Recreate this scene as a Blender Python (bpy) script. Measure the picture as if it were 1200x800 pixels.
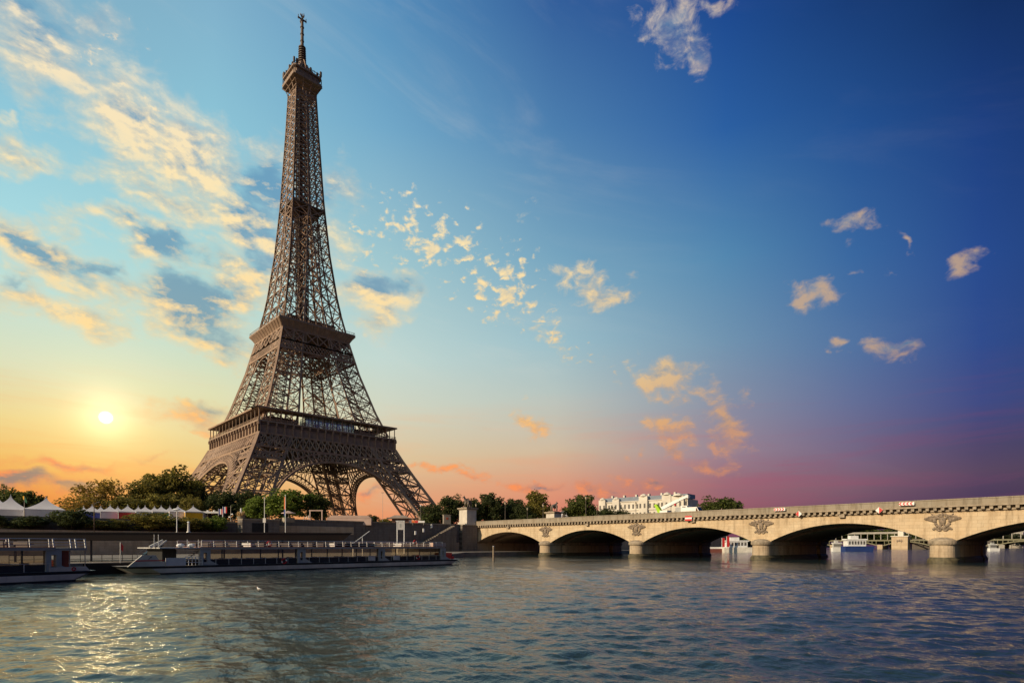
import bpy, math, random
import numpy as np
from mathutils import Vector, Matrix
for o in list(bpy.data.objects): bpy.data.objects.remove(o)
SC = bpy.context.scene
COL = SC.collection
R = math.radians

# ------------------------------------------------------------------ camera
CAM = np.array([-142.2, -325.2, 3.0]); YAW = .7632; F = 671.6; PX = 600.; PY = 639.3
FW = np.array([math.sin(YAW), math.cos(YAW), 0.]); RT = np.array([math.cos(YAW), -math.sin(YAW), 0.])
cd = bpy.data.cameras.new('camera'); cam = bpy.data.objects.new('camera', cd); COL.objects.link(cam)
cam.location = CAM; cam.rotation_euler = (R(90), 0, -YAW)
cd.sensor_width = 36; cd.lens = 36 * F / 1200; cd.shift_y = (PY - 400) / 1200; cd.clip_start = .3; cd.clip_end = 30000
SC.camera = cam

# ------------------------------------------------------------------ sun lamp
SUN_PHI, SUN_EL = R(11), R(25)
tosun = Vector((-math.cos(SUN_PHI) * math.cos(SUN_EL), math.sin(SUN_PHI) * math.cos(SUN_EL), math.sin(SUN_EL)))
sl = bpy.data.lights.new('sun', 'SUN'); sl.energy = 5.0; sl.angle = R(.6); sl.color = (1, .78, .52)
so = bpy.data.objects.new('sun', sl); COL.objects.link(so); so.location = (-200, 0, 200)
so.rotation_euler = (-tosun).to_track_quat('-Z', 'Y').to_euler()
SC.view_settings.view_transform = 'Standard'; SC.view_settings.look = 'None'
SC.view_settings.exposure = 0.0; SC.view_settings.gamma = 1.0
SC.render.engine = 'CYCLES'
SC.cycles.max_bounces = 6; SC.cycles.transparent_max_bounces = 12; SC.cycles.caustics_reflective = False; SC.cycles.caustics_refractive = False
SC.cycles.use_denoising = True

# ------------------------------------------------------------------ node helper
class NT:
    def __init__(s, t): s.t = t
    def n(s, typ, **kw):
        o = s.t.nodes.new(typ)
        for k, v in kw.items(): setattr(o, k, v)
        return o
    def put(s, sock, v):
        if hasattr(v, 'is_output') or isinstance(v, bpy.types.NodeSocket): s.t.links.new(v, sock)
        else: sock.default_value = v
    def m(s, op, a, b=None, c=None, clamp=False):
        o = s.n('ShaderNodeMath', operation=op, use_clamp=clamp)
        s.put(o.inputs[0], a)
        if b is not None: s.put(o.inputs[1], b)
        if c is not None: s.put(o.inputs[2], c)
        return o.outputs[0]
    def v(s, op, a, b=None):
        o = s.n('ShaderNodeVectorMath', operation=op)
        s.put(o.inputs[0], a)
        if b is not None: s.put(o.inputs[1], b)
        return o.outputs['Value'] if op in ('DOT_PRODUCT', 'LENGTH', 'DISTANCE') else o.outputs[0]
    def comb(s, x, y, z):
        o = s.n('ShaderNodeCombineXYZ')
        for i, q in enumerate((x, y, z)): s.put(o.inputs[i], q)
        return o.outputs[0]
    def sep(s, v):
        o = s.n('ShaderNodeSeparateXYZ'); s.put(o.inputs[0], v); return o.outputs
    def rng(s, v, a, b, c=0., d=1., smooth=False):
        o = s.n('ShaderNodeMapRange', interpolation_type='SMOOTHSTEP' if smooth else 'LINEAR', clamp=True)
        for i, q in enumerate((v, a, b, c, d)): s.put(o.inputs[i], q)
        return o.outputs[0]
    def mix(s, f, a, b, blend='MIX'):
        o = s.n('ShaderNodeMix', data_type='RGBA', blend_type=blend)
        s.put(o.inputs[0], f)
        for i, q in ((6, a), (7, b)):
            if isinstance(q, tuple) and len(q) == 3: q = (*q, 1)
            s.put(o.inputs[i], q)
        return o.outputs[2]
    def ramp(s, f, stops, interp='LINEAR'):
        o = s.n('ShaderNodeValToRGB'); s.put(o.inputs[0], f); cr = o.color_ramp; cr.interpolation = interp
        while len(cr.elements) < len(stops): cr.elements.new(.5)
        for e, (p, c) in zip(cr.elements, stops): e.position = p
        for e, (p, c) in zip(cr.elements, stops): e.position = p; e.color = (*c, 1)
        return o.outputs[0]
    def noise(s, vec, scale, detail=4, rough=.5, dist=0., dims='3D'):
        o = s.n('ShaderNodeTexNoise', noise_dimensions=dims)
        if vec is not None: s.put(o.inputs['Vector'], vec)
        o.inputs['Scale'].default_value = scale; o.inputs['Detail'].default_value = detail
        o.inputs['Roughness'].default_value = rough; o.inputs['Distortion'].default_value = dist
        return o.outputs[0]

def lin(c):
    return tuple(((x / 255) / 12.92 if x / 255 <= .04045 else ((x / 255 + .055) / 1.055) ** 2.4) for x in c)

# ------------------------------------------------------------------ world: evening sky with clouds, all by direction
W = bpy.data.worlds.new('World'); SC.world = W; W.use_nodes = True
T = NT(W.node_tree); W.node_tree.nodes.clear()
tc = T.n('ShaderNodeTexCoord')
D = T.v('NORMALIZE', tc.outputs['Generated'])
dx, dy, dz = T.sep(D)
dF = T.v('DOT_PRODUCT', D, tuple(FW)); dR = T.v('DOT_PRODUCT', D, tuple(RT))
hl = T.m('MAXIMUM', T.m('SQRT', T.m('ADD', T.m('MULTIPLY', dF, dF), T.m('MULTIPLY', dR, dR))), 1e-4)
side = T.m('DIVIDE', dR, hl)                                  # sine of the azimuth from the sky's axis
az = T.m('MULTIPLY', T.m('ARCTAN2', dR, dF), 180 / math.pi)   # degrees
el = T.m('MULTIPLY', T.m('ARCTAN2', dz, hl), 180 / math.pi)
def ang(px, py):
    a = math.atan2(px - 600, F); return math.degrees(a), math.degrees(math.atan2(PY - py, math.hypot(F, px - 600)))
cols = [
 (30,  [(0, (130,176,198)), (130, (142,198,216)), (250, (163,214,222)), (340, (186,220,212)), (420, (212,220,188)), (490, (234,210,142)), (540, (240,186,96)), (580, (236,144,66)), (635, (214,116,62))]),
 (250, [(0, (128,176,202)), (150, (140,196,214)), (300, (166,212,214)), (400, (196,220,204)), (460, (218,220,178)), (510, (230,210,150)), (560, (238,190,112)), (600, (232,164,90)), (635, (220,130,70))]),
 (450, [(0, (86,142,186)), (150, (114,168,200)), (300, (158,198,206)), (420, (194,215,208)), (480, (210,212,190)), (540, (222,194,150)), (575, (224,168,124)), (605, (232,150,104)), (635, (220,130,90))]),
 (650, [(0, (50,94,154)), (150, (76,126,174)), (300, (118,164,190)), (400, (156,190,200)), (470, (186,196,188)), (530, (208,182,152)), (570, (220,150,118)), (600, (216,130,104)), (635, (190,106,92))]),
 (850, [(0, (26,70,140)), (150, (42,94,160)), (300, (82,134,174)), (400, (112,146,174)), (470, (134,142,162)), (530, (152,128,142)), (565, (152,104,116)), (600, (150,86,98)), (635, (110,60,86))]),
 (1000,[(0, (22,58,116)), (150, (34,80,144)), (300, (56,102,158)), (400, (78,112,158)), (470, (98,108,148)), (530, (116,98,126)), (565, (126,90,108)), (600, (104,68,92)), (635, (80,50,80))]),
 (1150,[(0, (16,46,98)), (150, (26,62,128)), (300, (36,72,140)), (400, (44,72,138)), (470, (60,70,128)), (520, (74,64,102)), (550, (86,64,92)), (580, (72,50,84)), (635, (52,38,76))]),
]
cols.append((1420, [(y, tuple(q * .72 for q in c)) for y, c in cols[-1][1]]))
elf = T.m('DIVIDE', el, 60.)
skyc = None; tprev = None
for px, st in cols:
    stops = sorted((max(0, ang(px, y)[1] / 60), lin(c)) for y, c in st)
    top = stops[-1][1]; stops.append((.95, tuple(q * .62 for q in top)))
    rc = T.ramp(elf, stops, 'LINEAR')
    t = math.sin(math.atan2(px - 600, F))
    skyc = rc if skyc is None else T.mix(T.rng(side, tprev, t, smooth=False), skyc, rc)
    tprev = t
# clouds: angular coordinates, warped a little
UV = T.comb(az, el, 0.)
wn = T.n('ShaderNodeTexNoise', noise_dimensions='3D'); T.put(wn.inputs['Vector'], UV); wn.inputs['Scale'].default_value = .22; wn.inputs['Detail'].default_value = 5
warp = T.n('ShaderNodeVectorMath', operation='MULTIPLY_ADD'); T.put(warp.inputs[0], wn.outputs[1]); warp.inputs[1].default_value = (7, 7, 0); T.put(warp.inputs[2], T.v('SUBTRACT', UV, (3.5, 3.5, 0)))
UW = T.v('ADD', T.v('MULTIPLY', warp.outputs[0], (1, 1, 0)), (0, 0, 1))
def blob(px, py, sx, sy, rot, amp):
    """soft elliptical patch, 1 in its middle and 0 at its rim, by angle"""
    c, s_ = math.cos(R(rot)), math.sin(R(rot)); o = np.array(ang(px, py))
    e1 = np.array(ang(px + sx * c, py + sx * s_)) - o; e2 = np.array(ang(px - sy * s_, py + sy * c)) - o
    M = np.linalg.inv(np.array([e1, e2]).T); b = -M @ o
    q = T.comb(T.v('DOT_PRODUCT', UW, (M[0, 0], M[0, 1], b[0])), T.v('DOT_PRODUCT', UW, (M[1, 0], M[1, 1], b[1])), 0.)
    return T.rng(T.v('LENGTH', q), 0., 1., amp, 0., smooth=False)
def field(lst):
    r = None
    for a in lst:
        b = blob(*a); r = b if r is None else T.m('MAXIMUM', r, b)
    return r
streak = [(60,70,120,75,40,1.3), (150,150,130,62,46,1.3), (235,205,120,70,50,1.45), (290,265,80,60,55,1.4), (200,235,130,34,28,1.1), (30,172,90,28,18,1.1), (150,262,120,22,10,.85), (275,318,95,26,22,1.0),
          (55,300,120,46,22,1.35), (60,360,130,30,10,1.15), (180,290,95,34,22,1.25), (225,368,125,52,26,1.45), (150,340,90,30,20,1.05), (285,345,60,26,18,1.0), (438,355,58,40,14,1.45),
          (215,492,62,24,10,1.15), (270,395,50,16,20,.9), (390,290,60,34,40,.6),
          (20,566,60,14,6,1.3), (75,548,95,11,8,1.15), (100,577,70,13,5,1.0), (430,572,40,12,6,1.05)]
puff = [(500,285,95,55,20,.95), (592,340,58,60,50,1.1), (650,388,38,22,45,.95), (410,285,60,70,0,.55), (550,300,80,50,20,.72), (100,55,80,50,25,.55), (180,150,110,60,40,.5), (690,410,25,16,30,.9)]
cum = [(700,337,62,34,-4,1.5), (785,30,60,56,35,1.3), (838,10,26,22,10,1.2), (987,268,44,22,0,1.45), (1050,272,16,10,0,1.1), (957,342,46,32,-8,1.55), (1130,297,28,26,-30,1.35),
       (975,415,18,9,0,1.25), (1030,413,52,24,-8,1.45), (1040,303,16,9,20,.9), (1003,314,24,8,-6,.9), (775,443,84,34,14,1.5), (850,492,58,38,50,1.5), (782,512,46,32,30,1.45),
       (832,543,50,19,-4,1.45), (620,490,40,22,22,1.5), (515,553,34,13,4,1.5), (545,560,38,14,5,1.5), (612,572,40,18,6,1.6), (700,573,56,22,8,1.65), (762,572,40,16,0,1.45), (795,532,46,22,30,1.3), (540,545,14,10,0,.8), (640,385,50,26,45,1.0), (745,540,14,8,0,1.0), (625,258,26,16,-40,.65)]
dark = field([(325,225,75,60,60,1.3), (300,290,50,36,50,.9), (45,292,90,26,20,1.2), (190,292,80,26,20,1.25), (120,310,60,20,25,1.0), (225,352,110,34,26,1.35), (250,385,70,24,22,1.1), (25,335,60,16,8,.9), (445,338,52,26,6,1.3), (18,566,70,20,6,1.5), (240,482,50,16,10,.8), (50,20,130,40,20,.75), (395,230,50,40,50,.7), (265,190,40,30,50,.5), (770,570,26,9,0,.9), (712,580,34,11,6,.9), (634,573,22,9,0,1.0), (1060,412,30,10,0,.9), (440,572,22,6,0,.9), (105,578,60,9,6,.9), (800,30,26,40,30,.5), (180,548,30,8,0,.6)])
mA, mB, mC = field(streak), field(puff), field(cum)
rotm = T.n('ShaderNodeMapping', vector_type='POINT'); T.put(rotm.inputs['Vector'], UV); rotm.inputs['Rotation'].default_value = (0, 0, R(34)); rotm.inputs['Scale'].default_value = (.42, 1.0, 1)
sa_ = T.noise(rotm.outputs[0], .40, 9, .60, .3)
so_ = T.n('ShaderNodeVectorMath', operation='ADD'); T.put(so_.inputs[0], rotm.outputs[0]); so_.inputs[1].default_value = (.15, -.75, 0)
sb = T.noise(so_.outputs[0], .40, 9, .60, .3)
pu = T.noise(T.v('MULTIPLY', UV, (.8, 1.3, 1)), .95, 6, .58, .25)
pub = T.noise(T.v('ADD', T.v('MULTIPLY', UV, (.8, 1.3, 1)), (-.12, -.36, 0)), .95, 6, .58, .25)
cu = T.noise(T.v('MULTIPLY', UV, (.8, 1.3, 1)), .62, 9, .63, .35)
mA = T.m('MAXIMUM', mA, T.m('MULTIPLY', dark, 1.05))
sa = T.m('ADD', T.m('MULTIPLY', sa_, .74), T.m('MULTIPLY', pu, .26))
cub = T.noise(T.v('ADD', T.v('MULTIPLY', UV, (.8, 1.3, 1)), (-.16, -.55, 0)), .60, 9, .64, .3)
dA = T.rng(T.m('ADD', mA, T.m('MULTIPLY', T.m('SUBTRACT', sa, .5), 3.1)), -.04, 1.2, smooth=True)
dB = T.rng(T.m('ADD', mB, T.m('MULTIPLY', T.m('SUBTRACT', pu, .5), 4.4)), .50, 1.25, smooth=True)
dB = T.m('MULTIPLY', dB, T.rng(mB, 0., .15))
dC = T.rng(T.m('ADD', mC, T.m('MULTIPLY', T.m('SUBTRACT', cu, .5), 3.2)), .30, 1.45, smooth=True)
dC = T.m('MULTIPLY', dC, T.rng(mC, 0., .12)); dA = T.m('MULTIPLY', dA, T.rng(mA, 0., .12))
dens = T.m('MAXIMUM', T.m('MAXIMUM', dA, dB), dC)
relief = T.m('ADD', T.m('ADD', T.m('MULTIPLY', T.m('SUBTRACT', sa_, sb), T.m('MULTIPLY', dA, 3.4)), T.m('MULTIPLY', T.m('SUBTRACT', pu, pub), T.m('ADD', T.m('MULTIPLY', dB, 1.3), T.m('MULTIPLY', dA, 1.5)))), T.m('MULTIPLY', T.m('SUBTRACT', cu, cub), T.m('MULTIPLY', dC, 2.6)))
litf = T.m('SUBTRACT', T.m('ADD', .78, relief), T.m('MULTIPLY', dark, T.m('ADD', .72, T.m('MULTIPLY', T.m('SUBTRACT', sb, .45), 4.0))), clamp=True)
warm = T.ramp(T.m('DIVIDE', el, 40.), [(0., lin((246,120,62))), (.16, lin((252,146,84))), (.30, lin((252,190,110))), (.42, lin((254,216,148))), (.7, lin((255,230,176))), (1., lin((240,228,206)))])
warm = T.mix(T.rng(side, .02, .42), warm, T.mix(.6, warm, lin((160,122,112))))
shade = T.ramp(T.m('DIVIDE', el, 40.), [(0., lin((104,104,116))), (.2, lin((116,116,126))), (.45, lin((96,138,164))), (.75, lin((94,146,182))), (1., lin((92,140,176)))])
shade = T.mix(.2, shade, skyc)
cloud = T.mix(litf, shade, warm)
alpha = T.m('MULTIPLY', dens, T.rng(side, .0, .6, .96, .72))
sky = T.mix(alpha, skyc, cloud)
# wispy high veil
veil = T.rng(T.noise(T.v('MULTIPLY', rotm.outputs[0], (.5, 1.3, 1)), .16, 7, .6, .6), .5, .78, 0., .16, smooth=True)
sky = T.mix(T.m('MULTIPLY', veil, T.rng(side, -.1, .35, 1., .12)), sky, lin((236, 226, 208)))
# thin level streaks low in the sky, pink to the right
hz = T.noise(T.v('MULTIPLY', UV, (.10, 1.0, 1)), .55, 6, .6, .5)
hzf = T.m('MULTIPLY', T.rng(hz, .46, .72, 0., .42, smooth=True), T.m('MULTIPLY', T.rng(el, 1., 5., .2, 1.), T.rng(el, 8., 15., 1., 0.)))
sky = T.mix(hzf, sky, T.ramp(T.rng(side, -.65, .65), [(0., lin((250,150,70))), (.4, lin((244,176,122))), (.62, lin((226,140,112))), (.8, lin((164,84,108))), (1., lin((120,62,98)))]))
# visible low sun and its glow
sd = ang(124, 489); a_, e_ = R(sd[0]), R(sd[1])
sdir = FW * math.cos(a_) * math.cos(e_) + RT * math.sin(a_) * math.cos(e_) + np.array([0, 0, math.sin(e_)])
dist = T.m('MULTIPLY', T.m('ARCCOSINE', T.m('MINIMUM', T.v('DOT_PRODUCT', D, tuple(sdir)), .9999999)), 180 / math.pi)
def gau(sig, amp): return T.m('MULTIPLY', T.m('EXPONENT', T.m('MULTIPLY', T.m('POWER', T.m('DIVIDE', dist, sig), 2.), -1.)), amp)
core = gau(.18, 1.)
def addc(base, f, c):
    s_ = T.n('ShaderNodeVectorMath', operation='SCALE'); s_.inputs[0].default_value = c; T.put(s_.inputs['Scale'], f)
    return T.v('ADD', base, s_.outputs[0])
sky = addc(sky, gau(13., .05), (1., .66, .14)); sky = addc(sky, gau(4.5, .17), (1., .76, .26)); sky = addc(sky, gau(1.8, .40), (1., .9, .55)); sky = addc(sky, core, (650., 500., 260.))
# the dark side of the sky overhead and the physical sky's faint share
ns = T.n('ShaderNodeTexSky'); ns.sky_type = 'NISHITA'; ns.sun_disc = False; ns.sun_elevation = SUN_EL; ns.sun_rotation = math.atan2(tosun.x, tosun.y)
nsc = T.n('ShaderNodeVectorMath', operation='SCALE'); T.put(nsc.inputs[0], ns.outputs[0]); nsc.inputs['Scale'].default_value = .002
bg = T.n('ShaderNodeBackground'); T.put(bg.inputs[0], T.v('ADD', sky, nsc.outputs[0])); bg.inputs[1].default_value = 1.0
ow = T.n('ShaderNodeOutputWorld'); T.t.links.new(bg.outputs[0], ow.inputs[0])
W.cycles.sampling_method = 'MANUAL'; W.cycles.sample_map_resolution = 2048

# ------------------------------------------------------------------ materials
MATS = {}
def mat(name, col, rough=.7, metal=0., var=.25, vscale=.6, bump=0., bscale=6., tint=None, streak=0., island=0., spec=.4, trans=0., vec='Object'):
    """surface with its own colour, broken up by noise (dirt, weathering)"""
    if name in MATS: return MATS[name]
    m = bpy.data.materials.new(name); m.use_nodes = True; t = NT(m.node_tree)
    b = m.node_tree.nodes['Principled BSDF']; c = m.node_tree.nodes.new('ShaderNodeTexCoord').outputs['Object']
    n1 = t.noise(c, vscale, 6, .6)
    dark = tuple(x * (1 - var) for x in col); light = tuple(min(1, x * (1 + var * .7)) for x in (tint or col))
    k = t.mix(t.rng(n1, .3, .7), dark, light)
    if streak:
        mp = t.n('ShaderNodeMapping'); t.put(mp.inputs['Vector'], c); mp.inputs['Scale'].default_value = (1, 1, .12)
        k = t.mix(t.rng(t.noise(mp.outputs[0], 1.6, 5, .65), .52, .75, 0, streak), k, tuple(x * .38 for x in col))
    if island:
        g = t.n('ShaderNodeNewGeometry')
        k = t.mix(1., k, t.ramp(g.outputs['Random Per Island'], [(0, (1 - island,) * 3), (1, (1 + island * .6, 1 + island * .6, 1 + island * .2))]), 'MULTIPLY')
    t.put(b.inputs['Base Color'], k); b.inputs['Roughness'].default_value = rough; b.inputs['Metallic'].default_value = metal
    b.inputs['Specular IOR Level'].default_value = spec
    if trans:
        tr = t.n('ShaderNodeBsdfTranslucent'); t.put(tr.inputs[0], k); mx = t.n('ShaderNodeMixShader'); mx.inputs[0].default_value = trans
        t.t.links.new(b.outputs[0], mx.inputs[1]); t.t.links.new(tr.outputs[0], mx.inputs[2]); t.t.links.new(mx.outputs[0], m.node_tree.nodes['Material Output'].inputs[0])
    if bump:
        bp = t.n('ShaderNodeBump'); bp.inputs['Strength'].default_value = bump; bp.inputs['Distance'].default_value = .2
        t.put(bp.inputs['Height'], t.noise(c, bscale, 6, .65)); t.put(b.inputs['Normal'], bp.outputs[0])
    MATS[name] = m; return m

def stone(name, col, mortar, bw=1.3, bh=.55, stain=.6, axis='yz'):
    m = bpy.data.materials.new(name); m.use_nodes = True; t = NT(m.node_tree); b = m.node_tree.nodes['Principled BSDF']
    c = m.node_tree.nodes.new('ShaderNodeTexCoord').outputs['Object']; x, y, z = t.sep(c)
    u = t.m('ADD', x, t.m('MULTIPLY', y, 1.0)) if axis == 'xy' else (y if axis == 'yz' else x)
    br = t.n('ShaderNodeTexBrick'); t.put(br.inputs['Vector'], t.comb(u, z, 0)); br.inputs['Scale'].default_value = 1.
    br.inputs['Brick Width'].default_value = bw; br.inputs['Row Height'].default_value = bh; br.inputs['Mortar Size'].default_value = .018
    br.inputs['Color1'].default_value = (*col, 1); br.inputs['Color2'].default_value = (*[q * .84 for q in col], 1); br.inputs['Mortar'].default_value = (*mortar, 1)
    mp = t.n('ShaderNodeMapping'); t.put(mp.inputs['Vector'], c); mp.inputs['Scale'].default_value = (1, 1, .16)
    n1 = t.noise(mp.outputs[0], 1.1, 7, .68); n2 = t.noise(c, .35, 6, .6); n3 = t.noise(c, 5., 5, .6)
    k = t.mix(t.rng(n2, .35, .72, 0, .55), br.outputs[0], (col[0] * .72, col[1] * .60, col[2] * .46))
    k = t.mix(t.rng(n1, .48, .76, 0, stain), k, (col[0] * .28, col[1] * .24, col[2] * .2))
    k = t.mix(t.rng(n3, .3, .7, 0, .25), k, tuple(q * .7 for q in col))
    t.put(b.inputs['Base Color'], k); b.inputs['Roughness'].default_value = .88; b.inputs['Specular IOR Level'].default_value = .2
    bp = t.n('ShaderNodeBump'); bp.inputs['Strength'].default_value = .5; bp.inputs['Distance'].default_value = .08
    t.put(bp.inputs['Height'], t.m('ADD', t.m('MULTIPLY', n3, .8), t.m('MULTIPLY', br.outputs['Fac'], -.6))); t.put(b.inputs['Normal'], bp.outputs[0])
    MATS[name] = m; return m

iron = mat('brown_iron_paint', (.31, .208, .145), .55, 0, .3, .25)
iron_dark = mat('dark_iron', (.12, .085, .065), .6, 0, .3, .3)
iron_panel = mat('iron_panel', (.285, .203, .15), .55, 0, .25, .4, streak=.3)
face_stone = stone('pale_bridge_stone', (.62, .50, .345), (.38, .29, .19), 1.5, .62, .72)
pier_stone = stone('pier_stone', (.52, .42, .30), (.32, .25, .18), 1.3, .5, .9)
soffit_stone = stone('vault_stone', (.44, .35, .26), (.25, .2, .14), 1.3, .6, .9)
parapet_stone = stone('parapet_stone', (.33, .29, .23), (.2, .17, .13), 2.2, 3., .8)
cornice_stone = mat('cornice_stone', (.33, .27, .2), .9, 0, .45, 1.2, .4, 4., streak=.7)
relief_stone = mat('weathered_relief_stone', (.25, .195, .145), .9, 0, .5, 2.5, .5, 5.)
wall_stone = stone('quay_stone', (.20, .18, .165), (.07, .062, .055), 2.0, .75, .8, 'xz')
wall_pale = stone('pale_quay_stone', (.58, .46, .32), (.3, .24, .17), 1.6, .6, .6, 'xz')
quay_mat = mat('quay_paving', (.2, .175, .15), .9, 0, .35, .5, .2, 3.)
ground_mat = mat('gravel_ground', (.16, .14, .1), .95, 0, .3, .1)
asphalt = mat('asphalt', (.055, .055, .055), .9, 0, .2, .5)
white = mat('white_paint', (.74, .74, .73), .45, 0, .14, .8)
grey_metal = mat('grey_metal', (.38, .35, .31), .45, .2, .2, .8)
pale_metal = mat('pale_metal', (.6, .59, .57), .4, .2, .2, .8)
blue_grey = mat('blue_grey_paint', (.36, .37, .36), .45, 0, .2, .8)
dark_metal = mat('dark_metal', (.03, .03, .034), .5, .1, .3, .8)
bench_dark = mat('bench_dark', (.07, .055, .05), .7); black = mat('black_rubber', (.012, .012, .013), .7, 0, .3, 1.)
hull_white = mat('hull_white', (.58, .52, .44), .4, 0, .3, .35, streak=.4)
brown_dark = mat('dark_brown_canopy', (.022, .014, .010), .8, 0, .35, .3)
red = mat('red_paint', (.55, .03, .03), .5, 0, .15, 2)
red_brown = mat('rust_red_panel', (.35, .07, .03), .6, 0, .2, 1)
orange = mat('orange_paint', (.7, .16, .03), .6)
blue = mat('blue_paint', (.035, .06, .26), .6); navy = mat('navy_paint', (.02, .045, .17), .5)
skyblue = mat('sky_blue_paint', (.12, .26, .5), .5)
lime = mat('lime_paint', (.32, .55, .02), .5)
yellow = mat('yellow_fabric', (.72, .40, .02), .8); green_f = mat('green_fabric', (.02, .12, .06), .8); red_f = mat('red_fabric', (.5, .04, .035), .8); blue_f = mat('blue_fabric', (.05, .06, .24), .8)
tent_white = mat('tent_canvas', (.78, .76, .78), .8, 0, .1, .3, trans=.25)
seat_white = mat('cream_seat', (.7, .66, .58), .6)
wood = mat('weathered_wood', (.22, .17, .12), .9, 0, .4, 2.)
pink_panel = mat('pinkish_hoarding', (.5, .36, .3), .8, 0, .15, .6)
facade = mat('pale_facade', (.60, .56, .49), .85, 0, .2, .15)
roof_grey = mat('zinc_roof', (.22, .24, .27), .5, .1, .2, .4)
statue_stone = mat('statue_stone', (.20, .165, .14), .9, 0, .45, 1.2, .3)
pedestal_stone = mat('pedestal_stone', (.55, .5, .43), .85, 0, .2, .5, streak=.35)
gold = mat('tan_flowers', (.5, .33, .14), .9)
skin_m = mat('skin', (.45, .28, .2), .6); cloth_blue = mat('blue_cloth', (.06, .12, .4), .9); cloth_dark = mat('dark_cloth', (.03, .03, .04), .9); cloth_white = mat('white_cloth', (.7, .68, .64), .9); hair_m = mat('hair', (.03, .02, .015), .8)
bark = mat('bark', (.07, .052, .038), .95, 0, .4, 2., .5)
leaf = {k: mat('leaves_' + k, c, .6, 0, .45, .35, island=.55, trans=.42, spec=.2) for k, c in
        dict(dark=(.075, .092, .034), mid=(.12, .145, .038), bright=(.20, .27, .05), olive=(.24, .205, .05), gold=(.40, .27, .06), far=(.07, .08, .045)).items()}  # olive and gold leaves hold the low sun's glow in their colour
def glass(name, tint, gl=.25):
    m = bpy.data.materials.new(name); m.use_nodes = True; t = NT(m.node_tree); m.node_tree.nodes.remove(m.node_tree.nodes['Principled BSDF'])
    tr = t.n('ShaderNodeBsdfTransparent'); tr.inputs[0].default_value = (*tint, 1); g = t.n('ShaderNodeBsdfGlossy'); g.inputs['Roughness'].default_value = .03; g.inputs[0].default_value = (.8, .85, .9, 1)
    mx = t.n('ShaderNodeMixShader'); fr = t.n('ShaderNodeFresnel'); fr.inputs[0].default_value = 1.5
    t.put(mx.inputs[0], t.m('ADD', fr.outputs[0], gl, clamp=True)); t.t.links.new(tr.outputs[0], mx.inputs[1]); t.t.links.new(g.outputs[0], mx.inputs[2])
    t.t.links.new(mx.outputs[0], m.node_tree.nodes['Material Output'].inputs[0]); MATS[name] = m; return m
boat_glass = glass('boat_glass', (.86, .78, .66), .03); pav_glass = glass('pavilion_glass', (.6, .7, .75), .35); dark_glass = glass('dark_glass', (.12, .13, .15), .15)

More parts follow.
